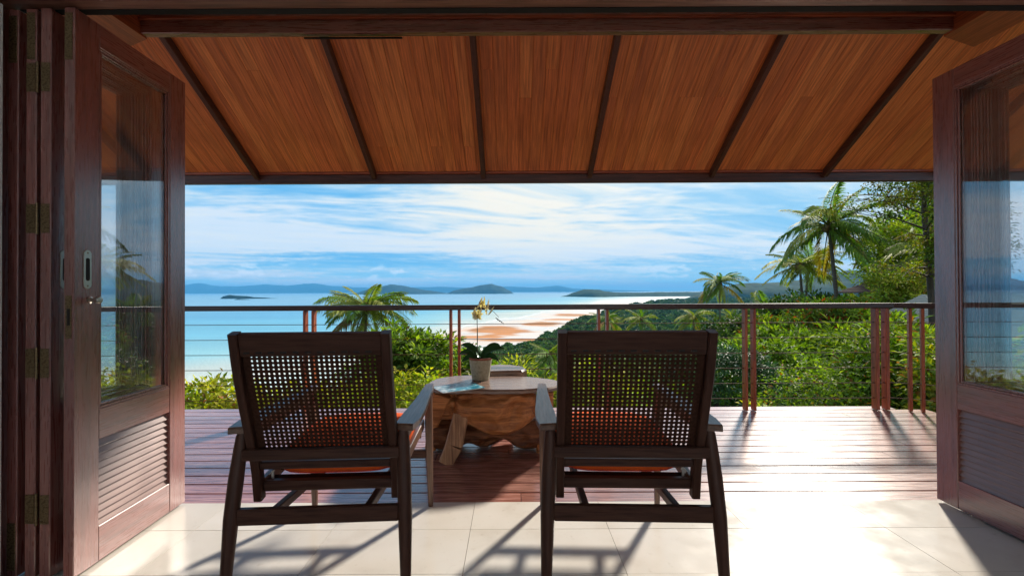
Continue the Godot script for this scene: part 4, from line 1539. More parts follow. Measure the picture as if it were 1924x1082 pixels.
# ------------------------------------------------------------------ plants
# leaves of a crown: clumps spread through an uneven rounded volume
func crown(mb: Mb, at: Vector3, size: Vector3, clumps: int, leaves: int, long: float, wide: float, tones: Array, seed_: int, spread := 0.2, inner := 0.35, accent := Color(0, 0, 0), share := 0.0) -> void:
	var r := RandomNumberGenerator.new()
	r.seed = seed_
	var lump := fbm(seed_, 1.1, 3)
	for k in clumps:
		var d := Vector3(r.randfn(), r.randfn(), r.randfn()).normalized()
		if d.y < -0.55:
			d.y = -d.y
		var reach := lerpf(inner, 1.0, pow(r.randf(), 0.5)) * (1.0 + 0.42 * lump.get_noise_3dv(d))
		var c := at + d * size * reach
		var tone: Color = tones[r.randi() % tones.size()]
		tone = tone * r.randf_range(0.5, 1.4)
		var rad := spread * (size.x + size.y + size.z) / 3.0 * r.randf_range(0.7, 1.3)
		for i in leaves:
			var o := Vector3(r.randfn(), r.randfn() * 0.7, r.randfn()) * 0.5
			var p := c + o * rad
			var dir := (d * 0.7 + o.normalized() * 1.1 + Vector3(0, -0.25, 0) + Vector3(r.randf_range(-0.5, 0.5), r.randf_range(-0.5, 0.5), r.randf_range(-0.5, 0.5))).normalized()
			var up := (d + Vector3(0, 0.9, 0) + Vector3(r.randf_range(-0.6, 0.6), 0, r.randf_range(-0.6, 0.6))).normalized()
			mb.col = tone * r.randf_range(0.8, 1.25)
			if r.randf() < 0.012:
				mb.col = Color(0.20, 0.12, 0.04)
			if share > 0.0 and i < 3 and r.randf() < share:
				mb.col = accent * r.randf_range(0.7, 1.2)
			mb.leaf(p, dir, up, long * r.randf_range(0.7, 1.25), wide * r.randf_range(0.75, 1.2), d * 0.5)


func stems(mb: Mb, foot: Vector3, at: Vector3, size: Vector3, thick: float, count: int, seed_: int) -> void:
	var r := RandomNumberGenerator.new()
	r.seed = seed_
	var fork := foot.lerp(at, 0.55)
	mb.tube([foot - Vector3(0, 0.3, 0), foot, foot.lerp(fork, 0.5) + Vector3(r.randf_range(-0.08, 0.08), 0, r.randf_range(-0.08, 0.08)) * at.y, fork], [thick * 1.35, thick * 1.1, thick * 0.85, thick * 0.7], 8)
	for k in count:
		var a := TAU * k / count + r.randf()
		var q := at + Vector3(cos(a) * size.x, r.randf_range(-0.3, 0.7) * size.y, sin(a) * size.z) * r.randf_range(0.5, 0.85)
		var m := fork.lerp(q, 0.5) + Vector3(0, size.y * 0.12, 0)
		mb.tube([fork.lerp(foot, 0.1), m, q], [thick * 0.55, thick * 0.3, thick * 0.08], 6)
		for j in 2:
			var q2 := m + (q - m).rotated(Vector3.UP, r.randf_range(-1.2, 1.2)) * r.randf_range(0.6, 1.0) + Vector3(0, r.randf_range(-0.1, 0.3) * size.y, 0)
			mb.tube([m, m.lerp(q2, 0.5) + Vector3(0, 0.04 * size.y, 0), q2], [thick * 0.26, thick * 0.15, thick * 0.05], 5)


# one palm frond: an arching midrib with two rows of narrow drooping leaflets; grows along +x from the origin
func frond_mesh(long: float, rise: float, droop: float, pairs: int, leaflet: float, tone: Color, seed_: int, hang := 0.5, wind := 0.0) -> ArrayMesh:
	var r := RandomNumberGenerator.new()
	r.seed = seed_
	var mb := Mb.new()
	var pts := []
	var rad := []
	for i in 13:
		var f := i / 12.0
		pts.append(Vector3(long * (f - 0.22 * f * f * droop), long * (rise * f - droop * 0.62 * f * f), long * wind * f * f))
		rad.append(lerpf(0.013, 0.003, pow(f, 0.7)))
	mb.col = Color(0.16, 0.17, 0.05)
	mb.tube(pts, rad, 5, false)
	for i in pairs:
		var f := 0.10 + 0.90 * (i + 0.5) / pairs
		var fi := f * 12.0
		var p: Vector3 = pts[int(fi)].lerp(pts[mini(int(fi) + 1, 12)], fi - int(fi))
		var d: Vector3 = (pts[mini(int(fi) + 1, 12)] - pts[int(fi)]).normalized()
		var side := d.cross(Vector3.UP).normalized()
		var up := side.cross(d)
		var l := leaflet * (0.35 + 0.65 * sin(PI * pow(f, 0.75))) * r.randf_range(0.85, 1.1)
		for s: float in [-1.0, 1.0]:
			var out := (side * s * 0.9 + d * (0.45 + 0.5 * f) + up * 0.18 + Vector3(r.randf_range(-0.12, 0.12), r.randf_range(-0.12, 0.12), r.randf_range(-0.12, 0.12))).normalized()
			var a := p
			var b := a + out * l * 0.5
			var c := a + out * l * 0.92 + Vector3(0, -hang * l * r.randf_range(0.4, 1.0), 0)
			var w := 0.0065 + 0.0035 * r.randf()
			var e := out.cross(up).normalized() * w
			e = (e + up * w * 0.6)
			var m := e.cross(out).normalized()
			m = m if m.y > 0.0 else -m
			mb.col = tone * r.randf_range(0.75, 1.3)
			if (e * 2.0).cross(a - b).dot(m) > 0.0:
				e = -e
			mb.v.append_array([a, b - e, b + e, b + e, b - e, c])
			for k in 6:
				mb.n.append((m + Vector3(0, 0.3, 0)).normalized())
				mb.c.append(mb.col)
	return mb.mesh()


var frond_kinds := {}


func palm(label: String, foot: Vector3, tall: float, lean: Vector3, size: float, seed_: int, fronds := 22, tone := 0, group := "", sway := Vector3.ZERO) -> Node3D:
	var t := thing("coconut_palm", label, "palm tree", foot, 0.0, group)
	palm_parts(t, tall, lean, size, seed_, fronds, tone, sway)
	return t


func palm_parts(t: Node3D, tall: float, lean: Vector3, size: float, seed_: int, fronds: int, tone: int, sway := Vector3.ZERO) -> void:
	var r := RandomNumberGenerator.new()
	r.seed = seed_
	var tr := Mb.new()
	var pts := []
	var rad := []
	for i in 25:
		var f := i / 24.0
		pts.append(Vector3(0, tall * f, 0) + lean * tall * (f * 0.35 + 0.65 * f * f))
		rad.append(lerpf(0.15, 0.07, pow(f, 0.5)) * (1.12 if i % 2 else 0.97) + (0.10 if i == 0 else 0.0))
	tr.tube(pts, rad, 9)
	obj("trunk", tr, M.palm_bark, t)
	var top: Vector3 = pts[-1]
	var heart := Mb.new()
	for k in 11:
		var a := TAU * k / 11.0 + r.randf()
		var q := top + Vector3(cos(a) * 0.2, r.randf_range(-0.22, 0.0), sin(a) * 0.2)
		heart.lathe(q, [Vector2(0.0, -0.12), Vector2(0.075, -0.07), Vector2(0.095, 0.0), Vector2(0.07, 0.08), Vector2(0.0, 0.11)], 9)
	heart.tube([top - Vector3(0, 0.3, 0), top, top + Vector3(0, 0.35, 0)], [0.11, 0.16, 0.05], 9)
	obj("coconuts", heart, M.coconut, t)
	if frond_kinds.is_empty():
		var tones := [Color(0.15, 0.25, 0.045), Color(0.29, 0.31, 0.06), Color(0.30, 0.20, 0.07)]
		for k in 3:
			frond_kinds[k] = [frond_mesh(1.0, 0.75, 0.55, 66, 0.25, tones[k], 5, 0.45), frond_mesh(1.0, 0.45, 0.75, 66, 0.25, tones[k], 6, 0.8, 0.1), frond_mesh(1.0, 0.12, 0.85, 66, 0.23, tones[k], 7, 0.95, -0.08), frond_mesh(1.0, -0.35, 0.55, 66, 0.21, tones[k], 8, 1.0, 0.05)]
	for k in fronds:
		var f := (k + 0.5) / fronds
		var a := k * 2.39996 + r.randf_range(-0.5, 0.5)
		var kind := clampi(int(pow(f, 1.25) * 4.0), 0, 3)
		var l := size * r.randf_range(0.78, 1.15) * (0.80 if kind == 0 else 1.0)
		var tn := tone if r.randf() > 0.25 else (1 - tone if tone < 2 else tone)
		if kind == 3 and r.randf() < 0.3:
			tn = 2
		var dir := Vector3(cos(a), 0, sin(a)) + sway
		var b := Basis(Vector3.UP, -atan2(dir.z, dir.x)) * Basis(Vector3(0, 0, 1), r.randf_range(-0.22, 0.22)) * Basis(Vector3(1, 0, 0), r.randf_range(-0.5, 0.5))
		put("frond", frond_kinds[tn][kind], M.frond, t, Transform3D(b.scaled(Vector3.ONE * l), top + Vector3(0, 0.12 - 0.18 * f, 0)))


func ground(x: float, d: float) -> Vector3:
	return Vector3(x, land(x, -d), -d)


func plant(called: String, label: String, category: String, x: float, d: float, top: float, size: Vector3, clumps: int, leaves: int, long: float, wide: float, tones: Array, seed_: int, group := "", spread := 0.2, inner := 0.35, accent := Color(0, 0, 0), share := 0.0, foot := -99.0, mat := "leaf") -> Node3D:
	var g := ground(x, d)
	if foot > -90.0:
		g.y = foot
	var t := thing(called, label, category, g, 0.0, group)
	var at := Vector3(0, top - size.y - g.y, 0)
	var st := Mb.new()
	stems(st, Vector3(0, 0, 0), at, size, clampf(size.x * 0.05, 0.015, 0.3), 11, seed_)
	obj("trunk" if category == "tree" else "stem", st, M.bark, t)
	var cr := Mb.new()
	crown(cr, at, size, clumps, leaves, long, wide, tones, seed_, spread, inner, accent, share)
	obj("crown" if category == "tree" else "foliage", cr, M[mat], t)
	return t


func build_plants() -> void:
	M["leaf"] = leaf_mat(Color(0.95, 1.0, 0.4), 0.6)
	M["dull_leaf"] = leaf_mat(Color(0.6, 0.7, 0.3), 0.5)
	M["frond"] = leaf_mat(Color(0.9, 1.0, 0.4), 0.65)
	M["bark"] = wood(Color(0.16, 0.12, 0.09), Color(0.36, 0.30, 0.25), 1, 0.9, false, 1.0)
	M["palm_bark"] = wood(Color(0.24, 0.20, 0.17), Color(0.46, 0.41, 0.36), 0, 0.9, false, 0.8)
	M["coconut"] = flat_mat(Color(0.46, 0.35, 0.16), 0.6)
	var lime := [Color(0.324, 0.378, 0.038), Color(0.433, 0.432, 0.046), Color(0.216, 0.307, 0.033), Color(0.519, 0.451, 0.068)]
	var mid := [Color(0.157, 0.251, 0.034), Color(0.210, 0.323, 0.042), Color(0.117, 0.189, 0.030), Color(0.273, 0.340, 0.050)]
	var dark := [Color(0.046, 0.097, 0.025), Color(0.062, 0.124, 0.031), Color(0.034, 0.068, 0.020), Color(0.093, 0.152, 0.050)]
	var red := Color(0.60, 0.10, 0.03)
	var rust := Color(0.45, 0.17, 0.05)
	# --- close to the deck, left to right
	var hedge := "leafy shrubs growing along the edge of the deck"
	plant("hedge_shrub", "yellow-green shrub with reddish tips below the sea at the louvred door", "shrub", -3.85, 5.3, -0.04, Vector3(1.0, 0.58, 0.8), 190, 26, 0.085, 0.05, lime, 101, hedge, 0.2, 0.3, rust, 0.35)
	plant("hedge_shrub", "yellow-green shrub half hidden behind the cane back beside the louvred door", "shrub", -2.7, 5.4, -0.10, Vector3(0.85, 0.6, 0.7), 150, 26, 0.085, 0.05, lime, 102, hedge, 0.2, 0.3, rust, 0.2)
	plant("hedge_shrub", "low shrub hidden in part by the foremost folding door's pane", "shrub", -5.3, 5.4, 0.05, Vector3(1.0, 0.65, 0.8), 160, 26, 0.085, 0.05, lime, 103, hedge, 0.2, 0.3, rust, 0.2)
	plant("hedge_shrub", "bright lime shrub right behind the driftwood table's magazine end", "shrub", -1.15, 5.2, 0.06, Vector3(0.85, 0.62, 0.65), 170, 26, 0.075, 0.042, lime, 104, hedge, 0.2, 0.3)
	plant("hedge_shrub", "bright lime shrub behind the potted orchid", "shrub", -0.1, 5.5, 0.06, Vector3(0.9, 0.6, 0.65), 160, 26, 0.095, 0.026, lime, 105, hedge, 0.2, 0.3)
	plant("hedge_shrub", "bright lime shrub between the raised table end and the cane back", "shrub", 0.9, 5.4, 0.08, Vector3(0.85, 0.62, 0.65), 150, 26, 0.06, 0.042, lime, 106, hedge, 0.2, 0.3)
	plant("leafy_tree", "bushy green tree rising beside the palm over the cane chair back", "tree", -1.95, 8.2, 0.33, Vector3(1.05, 0.95, 0.9), 260, 30, 0.135, 0.06, mid, 107, "", 0.17, 0.3)
	plant("leafy_tree", "lower green tree behind the pair of thin posts near the orchid", "tree", -1.0, 9.5, -0.25, Vector3(0.95, 0.8, 0.8), 200, 26, 0.11, 0.055, mid, 108, "", 0.17, 0.3)
	plant("hedge_shrub", "deep green shrub seen through the cane of the socket-side chair", "shrub", 1.75, 5.8, -0.28, Vector3(0.8, 0.55, 0.6), 140, 26, 0.08, 0.045, mid, 109, hedge, 0.2, 0.3)
	# --- right of the chairs
	plant("round_shrub", "dense dark round shrub with pale tips beside the paired rust posts", "shrub", 4.05, 8.6, -0.02, Vector3(1.2, 1.05, 1.0), 620, 30, 0.072, 0.034, [Color(0.06, 0.13, 0.045), Color(0.08, 0.16, 0.06), Color(0.045, 0.10, 0.035)], 110, "", 0.12, 0.78, Color(0.42, 0.48, 0.36), 0.6, -99.0, "dull_leaf")
	plant("hedge_shrub", "small light green shrub low between the paired posts and the corner posts", "shrub", 3.05, 5.5, -0.48, Vector3(0.62, 0.42, 0.5), 110, 26, 0.07, 0.036, lime, 111, hedge, 0.2, 0.3)
	plant("thicket_shrub", "open shrub with orange young leaves near the corner posts", "shrub", 4.3, 6.2, -0.02, Vector3(0.95, 0.85, 0.8), 200, 20, 0.062, 0.042, mid, 112, "", 0.22, 0.2, rust, 0.35)
	plant("thicket_shrub", "tall leafy shrub behind the broad corner posts of the railing", "shrub", 5.6, 6.8, 0.55, Vector3(0.85, 1.25, 0.85), 260, 22, 0.16, 0.036, mid, 113, "", 0.2, 0.2, rust, 0.2)
	plant("thicket_shrub", "orange-tipped shrub outside the thin posts beside the glazed door", "shrub", 5.5, 5.4, 0.62, Vector3(0.8, 1.25, 0.75), 230, 22, 0.10, 0.05, lime, 114, "", 0.2, 0.2, Color(0.55, 0.20, 0.04), 0.4)
	plant("thicket_shrub", "leafy shrub filling the gap below the handrail near the thatched roof", "shrub", 7.3, 8.5, 0.45, Vector3(1.0, 1.2, 1.0), 260, 22, 0.17, 0.085, mid, 115, "", 0.2, 0.2, rust, 0.2)
	plant("leafy_tree", "green tree with broad leaves behind the dark round shrub", "tree", 6.3, 11.5, -0.25, Vector3(1.5, 1.2, 1.2), 300, 26, 0.14, 0.07, mid, 116, "", 0.17, 0.3)
	plant("leafy_tree", "green tree low on the slope under the leaning main palm", "tree", 8.6, 13.5, -0.15, Vector3(1.6, 1.3, 1.3), 300, 26, 0.20, 0.07, mid, 117, "", 0.17, 0.3)
	plant("flame_tree", "tree with scarlet flowers on its flat top below the main palm", "tree", 11.4, 16.0, 0.55, Vector3(1.7, 0.75, 1.3), 260, 26, 0.14, 0.07, mid, 118, "", 0.17, 0.4, red, 0.9)
	plant("flame_tree", "small tree with red flowers next to a pale palm trunk", "tree", 9.2, 15.5, 0.1, Vector3(1.2, 0.7, 1.0), 180, 26, 0.13, 0.065, mid, 119, "", 0.17, 0.4, red, 0.7)
	plant("flame_tree", "red-flowering tree mirrored in the knobbed door's pane", "tree", 13.8, 17.0, 0.5, Vector3(1.6, 1.0, 1.3), 220, 26, 0.14, 0.07, mid, 120, "", 0.17, 0.4, red, 0.7)
	plant("leafy_tree", "dark tree filling the slope behind the flame tree", "tree", 13.2, 21.0, 0.6, Vector3(2.2, 1.7, 1.8), 300, 26, 0.2, 0.1, dark, 121, "", 0.17, 0.3)
	plant("leafy_tree", "dark tree on the slope left of the main palm's trunk", "tree", 10.2, 20.0, -0.3, Vector3(2.0, 1.5, 1.6), 280, 26, 0.2, 0.1, dark, 122, "", 0.17, 0.3)
	plant("leafy_tree", "yellow-green tree beside the thatched roof", "tree", 15.3, 17.5, 2.0, Vector3(1.4, 1.6, 1.4), 260, 26, 0.16, 0.075, lime, 123, "", 0.18, 0.25, rust, 0.2)
	plant("leafy_tree", "mid-green tree behind the brown tiled roof", "tree", 19.5, 22.0, 4.6, Vector3(2.4, 2.3, 2.2), 340, 26, 0.2, 0.1, mid, 124, "", 0.17, 0.25)
	plant("leafy_tree", "dark green tree closing the view beside the glazed door", "tree", 24.0, 25.0, 6.4, Vector3(3.0, 3.2, 2.6), 380, 26, 0.24, 0.12, dark, 125, "", 0.17, 0.25)
	# the airy tree whose branches hang in under the eave
	var t := thing("overhanging_tree", "airy tree with small bronze and green leaves reaching in under the eave", "tree", ground(10.9, 11.6))
	var base := t.position
	var limbs := Mb.new()
	var leaves := Mb.new()
	var r := RandomNumberGenerator.new()
	r.seed = 77
	var hub := Vector3(-0.35, 3.0 - base.y, 0.2)
	limbs.tube([Vector3(0, -0.3, 0), Vector3(0.05, 2.0, 0), Vector3(-0.1, 3.6, 0.1), hub, hub + Vector3(-0.1, 2.0, 0.1)], [0.11, 0.09, 0.075, 0.06, 0.03], 9)
	for k in 44:
		var a := r.randf() * TAU
		var y0 := r.randf_range(-1.9, 1.6)
		var from := hub + Vector3(0, y0, 0)
		var out := Vector3(cos(a) * 1.15 - 0.3, r.randf_range(-0.15, 0.5), sin(a)) * r.randf_range(0.6, 1.75) * (1.0 if y0 < 0.6 else 0.7)
		var to := from + out + Vector3(0, -0.12, 0)
		limbs.tube([from, from.lerp(to, 0.5) + Vector3(0, 0.12, 0), to], [0.026, 0.014, 0.005], 5)
		for j in 6:
			var c := from.lerp(to, r.randf_range(0.35, 1.05)) + Vector3(r.randf_range(-0.2, 0.2), r.randf_range(-0.15, 0.2), r.randf_range(-0.2, 0.2))
			limbs.tube([from.lerp(to, 0.5), c], [0.007, 0.003], 4)
			var tone: Color = [Color(0.13, 0.20, 0.03), Color(0.26, 0.28, 0.05), Color(0.20, 0.15, 0.05), Color(0.08, 0.13, 0.03)][r.randi() % 4]
			for i in 30:
				leaves.col = tone * r.randf_range(0.7, 1.3)
				leaves.leaf(c + Vector3(r.randfn(), r.randfn() * 0.7, r.randfn()) * 0.13, Vector3(r.randfn(), r.randfn() * 0.6 - 0.4, r.randfn()).normalized(), Vector3(r.randf_range(-0.5, 0.5), 1, r.randf_range(-0.5, 0.5)).normalized(), r.randf_range(0.07, 0.12), r.randf_range(0.035, 0.055))
	obj("trunk", limbs, M.bark, t)
	obj("crown", leaves, M.leaf, t)
	build_palms()
	build_groves()


func build_palms() -> void:
	var g := ground(16.2, 22.0)
	palm("tall main coconut palm with wind-blown crown above the handrail", g, 4.15 - g.y, Vector3(-0.075, 0, 0.0), 3.25, 201, 27, 0, "", Vector3(0.25, 0, 0.0))
	g = ground(25.6, 55.0)
	palm("distant palm with its crown standing just over the handrail before the blue hill", g, 1.9 - g.y, Vector3(0.0, 0, 0), 3.7, 202, 24, 0)
	g = ground(-9.0, 27.0)
	palm("coconut palm whose crown crosses the handrail above the cane-backed chair", g, 0.05 - g.y, Vector3(0.02, 0, 0.02), 3.3, 203, 34, 1)
	var behind := [[19.0, 29.0, 2.6, 2.7, -0.05, "yellowish palm just behind the main palm's drooping fronds"], [21.4, 33.0, 3.1, 2.8, 0.05, "palm with its crown half hidden by the main palm"],
		[17.2, 18.5, 2.6, 2.3, 0.02, "palm beside the airy overhanging tree"], [22.5, 25.0, 4.6, 2.8, 0.04, "tall palm rising behind the airy overhanging tree"], [13.2, 24.0, -0.2, 2.3, 0.06, "palm with a thin pale leaning trunk over the red flowers"], [24.0, 29.0, 4.4, 2.8, -0.04, "palm behind the brown tiled roof"]]
	for k in behind.size():
		var e: Array = behind[k]
		g = ground(e[0], e[1])
		palm(e[5], g, e[2] - g.y, Vector3(e[4], 0, 0.02), e[3], 210 + k, 20, 1 if k in [0, 2] else 0, "", Vector3(0.12, 0, 0))
	var row := [[13.6, 60.0, -2.9, "leftmost of the palms whose crowns show above the socket-side chair"], [18.4, 62.0, -2.9, "middle palm of those whose crowns show above the socket-side chair"], [23.6, 58.0, -2.4, "yellow-green palm above the chair beside the distant palm"], [27.4, 56.0, -2.8, "low palm at the foot of the distant palm"], [15.5, 74.0, -4.6, "small palm between the crowns above the socket-side chair"]]
	for k in row.size():
		var e: Array = row[k]
		g = ground(e[0], e[1])
		palm(e[3], g, e[2] - g.y, Vector3(0.03 * (k - 2), 0, 0), 3.0, 230 + k, 18, 1 if k > 0 else 0)
	# the palm grove further down the slope
	var protos := []
	for k in 3:
		protos.append(null)
	var r := RandomNumberGenerator.new()
	r.seed = 9
	for k in 90:
		var d := 34.0 * pow(8.0, r.randf())
		var b := r.randf_range(-0.34, 0.30)
		var x := b * d
		if d > shore(rad_to_deg(atan(b))) * 0.85:
			continue
		g = ground(x, d)
		if g.y + 11.0 > 1.0 - d * (0.15 if b < 0.06 else 0.10):
			continue
		var i := k % 3
		var label: String = ["yellowish coconut palm", "slender green coconut palm", "short broad-crowned coconut palm"][i] + [" of the grove just below the deck", " halfway down the slope", " low on the slope near the beach"][0 if d < 65.0 else 1 if d < 130.0 else 2]
		var group := "coconut palms of the grove on the slope"
		if protos[i] == null:
			protos[i] = palm(label, g, [7.5, 9.0, 6.2][i], Vector3([0.06, -0.05, 0.02][i], 0, 0.03), 3.1, 250 + i, 16, [1, 0, 1][i], group)
		else:
			copy(protos[i], "coconut_palm", label, g, r.randf() * TAU, r.randf_range(0.85, 1.15))


func build_groves() -> void:
	# broad-leaved trees of the slope, four kinds set again and again
	var tones := [[Color(0.090, 0.165, 0.030), Color(0.135, 0.225, 0.038), Color(0.060, 0.120, 0.027)], [Color(0.180, 0.270, 0.045), Color(0.240, 0.300, 0.053), Color(0.120, 0.195, 0.033)], [Color(0.045, 0.098, 0.027), Color(0.068, 0.128, 0.033)], [Color(0.150, 0.195, 0.045), Color(0.210, 0.210, 0.060), Color(0.105, 0.165, 0.030)]]
	var kinds := []
	var group := "broad-leaved trees on the slope"
	for k in 4:
		kinds.append(null)
	var r := RandomNumberGenerator.new()
	r.seed = 15
	var made := 0
	while made < 150:
		var d := 13.0 * pow(11.0, r.randf())
		var b := r.randf_range(-1.0, 1.25)
		var x := b * d
		if b > 0.42 and d < 24.0 or d > shore(rad_to_deg(atan(b))) * 0.8:
			made += 1
			continue
		var g := ground(x, d)
		var i := made % 4
		var size := r.randf_range(0.8, 1.25) * clampf(d / 35.0, 0.55, 1.0)
		made += 1
		# tops stay under the line of sight to the shore
		var line := 1.0 - d * (0.135 if b > -0.1 else 0.19) if b < 0.08 else 1.0 - d * lerpf(0.075, 0.02, clampf((b - 0.08) / 0.5, 0.0, 1.0))
		if b >= 0.5:
			line = 1.0 + d * 0.05
		size = minf(size, (line - g.y) / 5.4)
		if size < 0.4:
			continue
		var label: String = ["mid-green broad-leaved tree", "yellow-green broad-leaved tree", "dark green broad-leaved tree", "olive-tinged broad-leaved tree"][i] + [" on the slope close below the deck", " in the woods halfway down the slope", " in the woods low on the slope"][0 if d < 26.0 else 1 if d < 65.0 else 2]
		if kinds[i] == null:
			var t := thing("slope_tree", label, "tree", g, 0.0, group)
			var at := Vector3(0, 3.5, 0)
			var sz := Vector3(2.3, 1.75, 2.2)
			var st := Mb.new()
			stems(st, Vector3.ZERO, at, sz, 0.15, 6, 300 + i)
			obj("trunk", st, M.bark, t)
			var cr := Mb.new()
			crown(cr, at, sz, 330, 24, 0.30, 0.15, tones[i], 310 + i, 0.17, 0.4)
			obj("crown", cr, M.leaf, t)
			t.scale = Vector3.ONE * size
			kinds[i] = t
		else:
			copy(kinds[i], "slope_tree", label, g, r.randf() * TAU, size)
	# woods of the coastal plain, one mass of crowns
	var blobs := Mb.new()
	crown(blobs, Vector3(0, 0.72, 0), Vector3(0.62, 0.55, 0.62), 46, 7, 0.42, 0.30, [Color(0.85, 0.9, 0.7), Color(1.1, 1.1, 1.0), Color(0.7, 0.8, 0.7)], 400, 0.34, 0.75)
	var mm := MultiMesh.new()
	mm.transform_format = MultiMesh.TRANSFORM_3D
	mm.use_colors = true
	mm.mesh = blobs.mesh()
	var places := []
	while places.size() < 16000:
		var d := 120.0 * pow(50.0, pow(r.randf(), 0.8))
		var a := r.randf_range(-14.0, 46.0)
		var rad := deg_to_rad(a)
		if d > shore(a) * 0.985:
			continue
		var x := sin(rad) * d
		var z := -cos(rad) * d
		if a < 16.0 and d < 230.0 and r.randf() < 0.5:
			continue
		var s := r.randf_range(4.5, 8.0) * (1.0 if d < 500.0 else lerpf(1.0, 2.1, clampf((d - 500.0) / 2500.0, 0.0, 1.0)))
		var tone: Color = [Color(0.11, 0.19, 0.06), Color(0.085, 0.16, 0.055), Color(0.17, 0.22, 0.06), Color(0.07, 0.13, 0.05)][r.randi() % 4]
		if d < 420.0 and r.randf() < 0.45:
			tone = Color(0.22, 0.24, 0.055)
		places.append([Transform3D(Basis(Vector3.UP, r.randf() * TAU).scaled(Vector3(s, s * r.randf_range(0.75, 1.15), s)), Vector3(x, land(x, z) - 0.3, z)), tone * r.randf_range(0.8, 1.2)])
	mm.instance_count = places.size()
	for k in places.size():
		mm.set_instance_transform(k, places[k][0])
		mm.set_instance_color(k, places[k][1])
	var o := MultiMeshInstance3D.new()
	o.name = "coastal_forest"
	o.multimesh = mm
	o.material_override = M.dull_leaf
	add_child(o, true)
	tag(o, "wooded coastal plain of merging dark green crowns behind the beach", "forest")
	stuff(o)


# ------------------------------------------------------------------ neighbouring roofs
func build_neighbours() -> void:
	var a := thing("neighbour_house", "house with a brown tiled eave between the trees beside the glazed door", "house", Vector3(19.0, -1.6, -20.0), -0.15)
	var wall := Mb.new()
	wall.box(Vector3(0, 1.2, 0), Vector3(4.2, 2.6, 3.4), 0.01)
	obj("wall", wall, flat_mat(Color(0.72, 0.66, 0.56), 0.9), a)
	roof(a, Vector3(0, 2.5, 0), 5.6, 4.8, 1.3, flat_mat(Color(0.36, 0.24, 0.20), 0.8), 16)
	var win := Mb.new()
	win.box(Vector3(-2.11, 1.5, 0.2), Vector3(0.06, 1.1, 1.2), 0.01)
	obj("window", win, flat_mat(Color(0.08, 0.09, 0.10), 0.2), a)
	var b := thing("thatched_pavilion", "open pavilion with a pale weathered roof lower among the shrubs", "pavilion", Vector3(14.2, -2.35, -15.4), 0.35)
	roof(b, Vector3(0, 2.25, 0), 2.2, 2.2, 0.95, flat_mat(Color(0.66, 0.62, 0.57), 0.9), 12)
	for sx in [-1.0, 1.0]:
		for sz in [-1.0, 1.0]:
			var p := Mb.new()
			p.tube([Vector3(0.9 * sx, -0.6, 0.9 * sz), Vector3(0.9 * sx, 2.3, 0.9 * sz)], [0.07, 0.06], 8)
			obj("post", p, M.bark, b)
	var spots := [[0.508, 2300.0], [0.522, 2350.0], [0.537, 2280.0], [0.549, 2400.0]]
	for k in spots.size():
		var d: float = spots[k][1]
		var h := thing("far_house", ["first far white house at the foot of the blue hill, nearest the distant palm", "second far white house at the foot of the blue hill", "third far white house at the foot of the blue hill", "last far white house at the foot of the blue hill, nearest the main palm"][k], "house", Vector3(spots[k][0] * d, -73.0, -d), 0.3 * k, "far white houses under the hill")
		var w := Mb.new()
		w.box(Vector3(0, 6.5, 0), Vector3(14, 13, 10), 0.05)
		obj("wall", w, flat_mat(Color(0.86, 0.82, 0.78), 0.9), h)
		roof(h, Vector3(0, 13.0, 0), 16.0, 12.0, 3.0, flat_mat(Color(0.55, 0.30, 0.24), 0.8), 0)


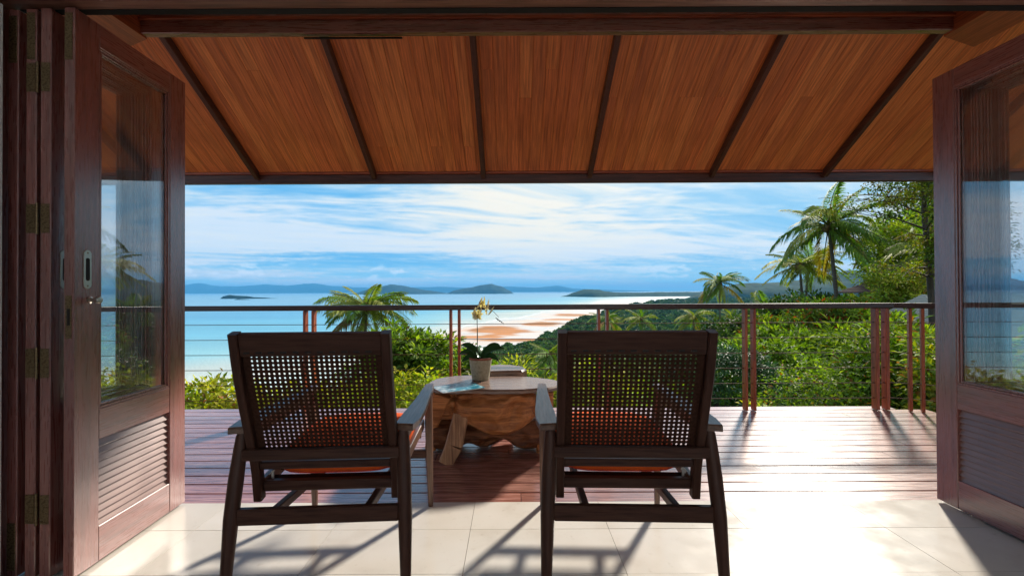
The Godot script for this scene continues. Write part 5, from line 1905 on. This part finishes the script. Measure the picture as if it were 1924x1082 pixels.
# hipped roof; rows of courses stepping up each slope
func roof(t: Node3D, at: Vector3, wide: float, deep: float, tall: float, mat: Material, courses: int) -> void:
	var mb := Mb.new()
	var n := maxi(courses, 1)
	var lip := 0.035 if courses else 0.0
	for k in n:
		var f := float(k) / n
		var g := float(k + 1) / n
		var w0 := lerpf(wide, maxf(wide - deep, 0.0) + 0.05, f) * 0.5
		var d0 := lerpf(deep, 0.05, f) * 0.5
		var w1 := lerpf(wide, maxf(wide - deep, 0.0) + 0.05, g) * 0.5
		var d1 := lerpf(deep, 0.05, g) * 0.5
		var y0 := at.y + tall * f + lip
		var y1 := at.y + tall * g
		var lo := [Vector3(at.x - w0, y0, at.z - d0), Vector3(at.x + w0, y0, at.z - d0), Vector3(at.x + w0, y0, at.z + d0), Vector3(at.x - w0, y0, at.z + d0)]
		var hi := [Vector3(at.x - w1, y1 + lip * 0.3, at.z - d1), Vector3(at.x + w1, y1 + lip * 0.3, at.z - d1), Vector3(at.x + w1, y1 + lip * 0.3, at.z + d1), Vector3(at.x - w1, y1 + lip * 0.3, at.z + d1)]
		var dirs := [Vector3(0, tall, -deep), Vector3(deep, tall, 0), Vector3(0, tall, deep), Vector3(-deep, tall, 0)]
		for i in 4:
			var j := (i + 1) % 4
			mb.quad(lo[i], lo[j], hi[j], hi[i], Vector3(dirs[i].x, 0.5 * deep * deep / maxf(tall, 0.1) * 0.5, dirs[i].z).normalized())
			mb.quad(lo[i], lo[j], lo[j] - Vector3(0, lip + 0.03, 0), lo[i] - Vector3(0, lip + 0.03, 0), Vector3(dirs[i].x, 0, dirs[i].z).normalized())
	var w := wide * 0.5
	var d := deep * 0.5
	mb.quad(at + Vector3(-w, 0, -d), at + Vector3(w, 0, -d), at + Vector3(w, 0, d), at + Vector3(-w, 0, d), Vector3.DOWN)
	obj("roof", mb, mat, t)


# ------------------------------------------------------------------ the scene
const SUN_AZ := 33.0
const SUN_EL := 31.5
const SKY_TURN := 180.0


func _ready() -> void:
	# camera
	var cam := Camera3D.new()
	cam.name = "camera"
	cam.position = Vector3(0, 1.03, 0)
	cam.rotation = Vector3(0.0075, 0, -0.0045)
	cam.fov = rad_to_deg(2.0 * atan(541.0 / 840.0))
	cam.near = 0.05
	cam.far = 90000.0
	add_child(cam)
	cam.current = true
	# sky and air
	var env := Environment.new()
	env.background_mode = Environment.BG_SKY
	var pano := PanoramaSkyMaterial.new()
	pano.panorama = sky_picture()
	var sky := Sky.new()
	sky.sky_material = pano
	env.sky = sky
	env.background_energy_multiplier = 0.345
	env.tonemap_mode = Environment.TONE_MAPPER_LINEAR
	env.tonemap_exposure = 3.75
	env.sdfgi_enabled = true
	env.ssao_enabled = true
	env.ssil_enabled = true
	env.fog_enabled = true
	env.fog_density = 0.000031
	env.fog_light_color = Color(0.40, 0.76, 1.0)
	var world := WorldEnvironment.new()
	world.name = "world"
	world.environment = env
	add_child(world)
	# sun, ahead and to the right
	var sun := DirectionalLight3D.new()
	sun.name = "sun"
	sun.light_energy = 0.6
	sun.light_color = Color(1.0, 0.96, 0.90)
	sun.light_angular_distance = 4.0
	sun.shadow_enabled = true
	add_child(sun)
	var a := deg_to_rad(SUN_AZ)
	var e := deg_to_rad(SUN_EL)
	sun.look_at_from_position(Vector3(sin(a) * cos(e), sin(e), -cos(a) * cos(e)) * 50.0, Vector3.ZERO)
	rng.seed = 2024
	make_materials()
	M["rail"] = wood(Color(0.10, 0.05, 0.045), Color(0.24, 0.13, 0.11), 0, 0.4, true, 1.0, Vector3(0.4, 0.2, 0.1), 0.6)
	# land, sea, house
	build_land()
	build_far_hills()
	build_room()
	build_floor()
	build_deck()
	build_roof()
	build_railing()
	build_doors()
	# plants and neighbours
	build_plants()
	build_neighbours()
	# furniture
	build_chairs()
	build_table()
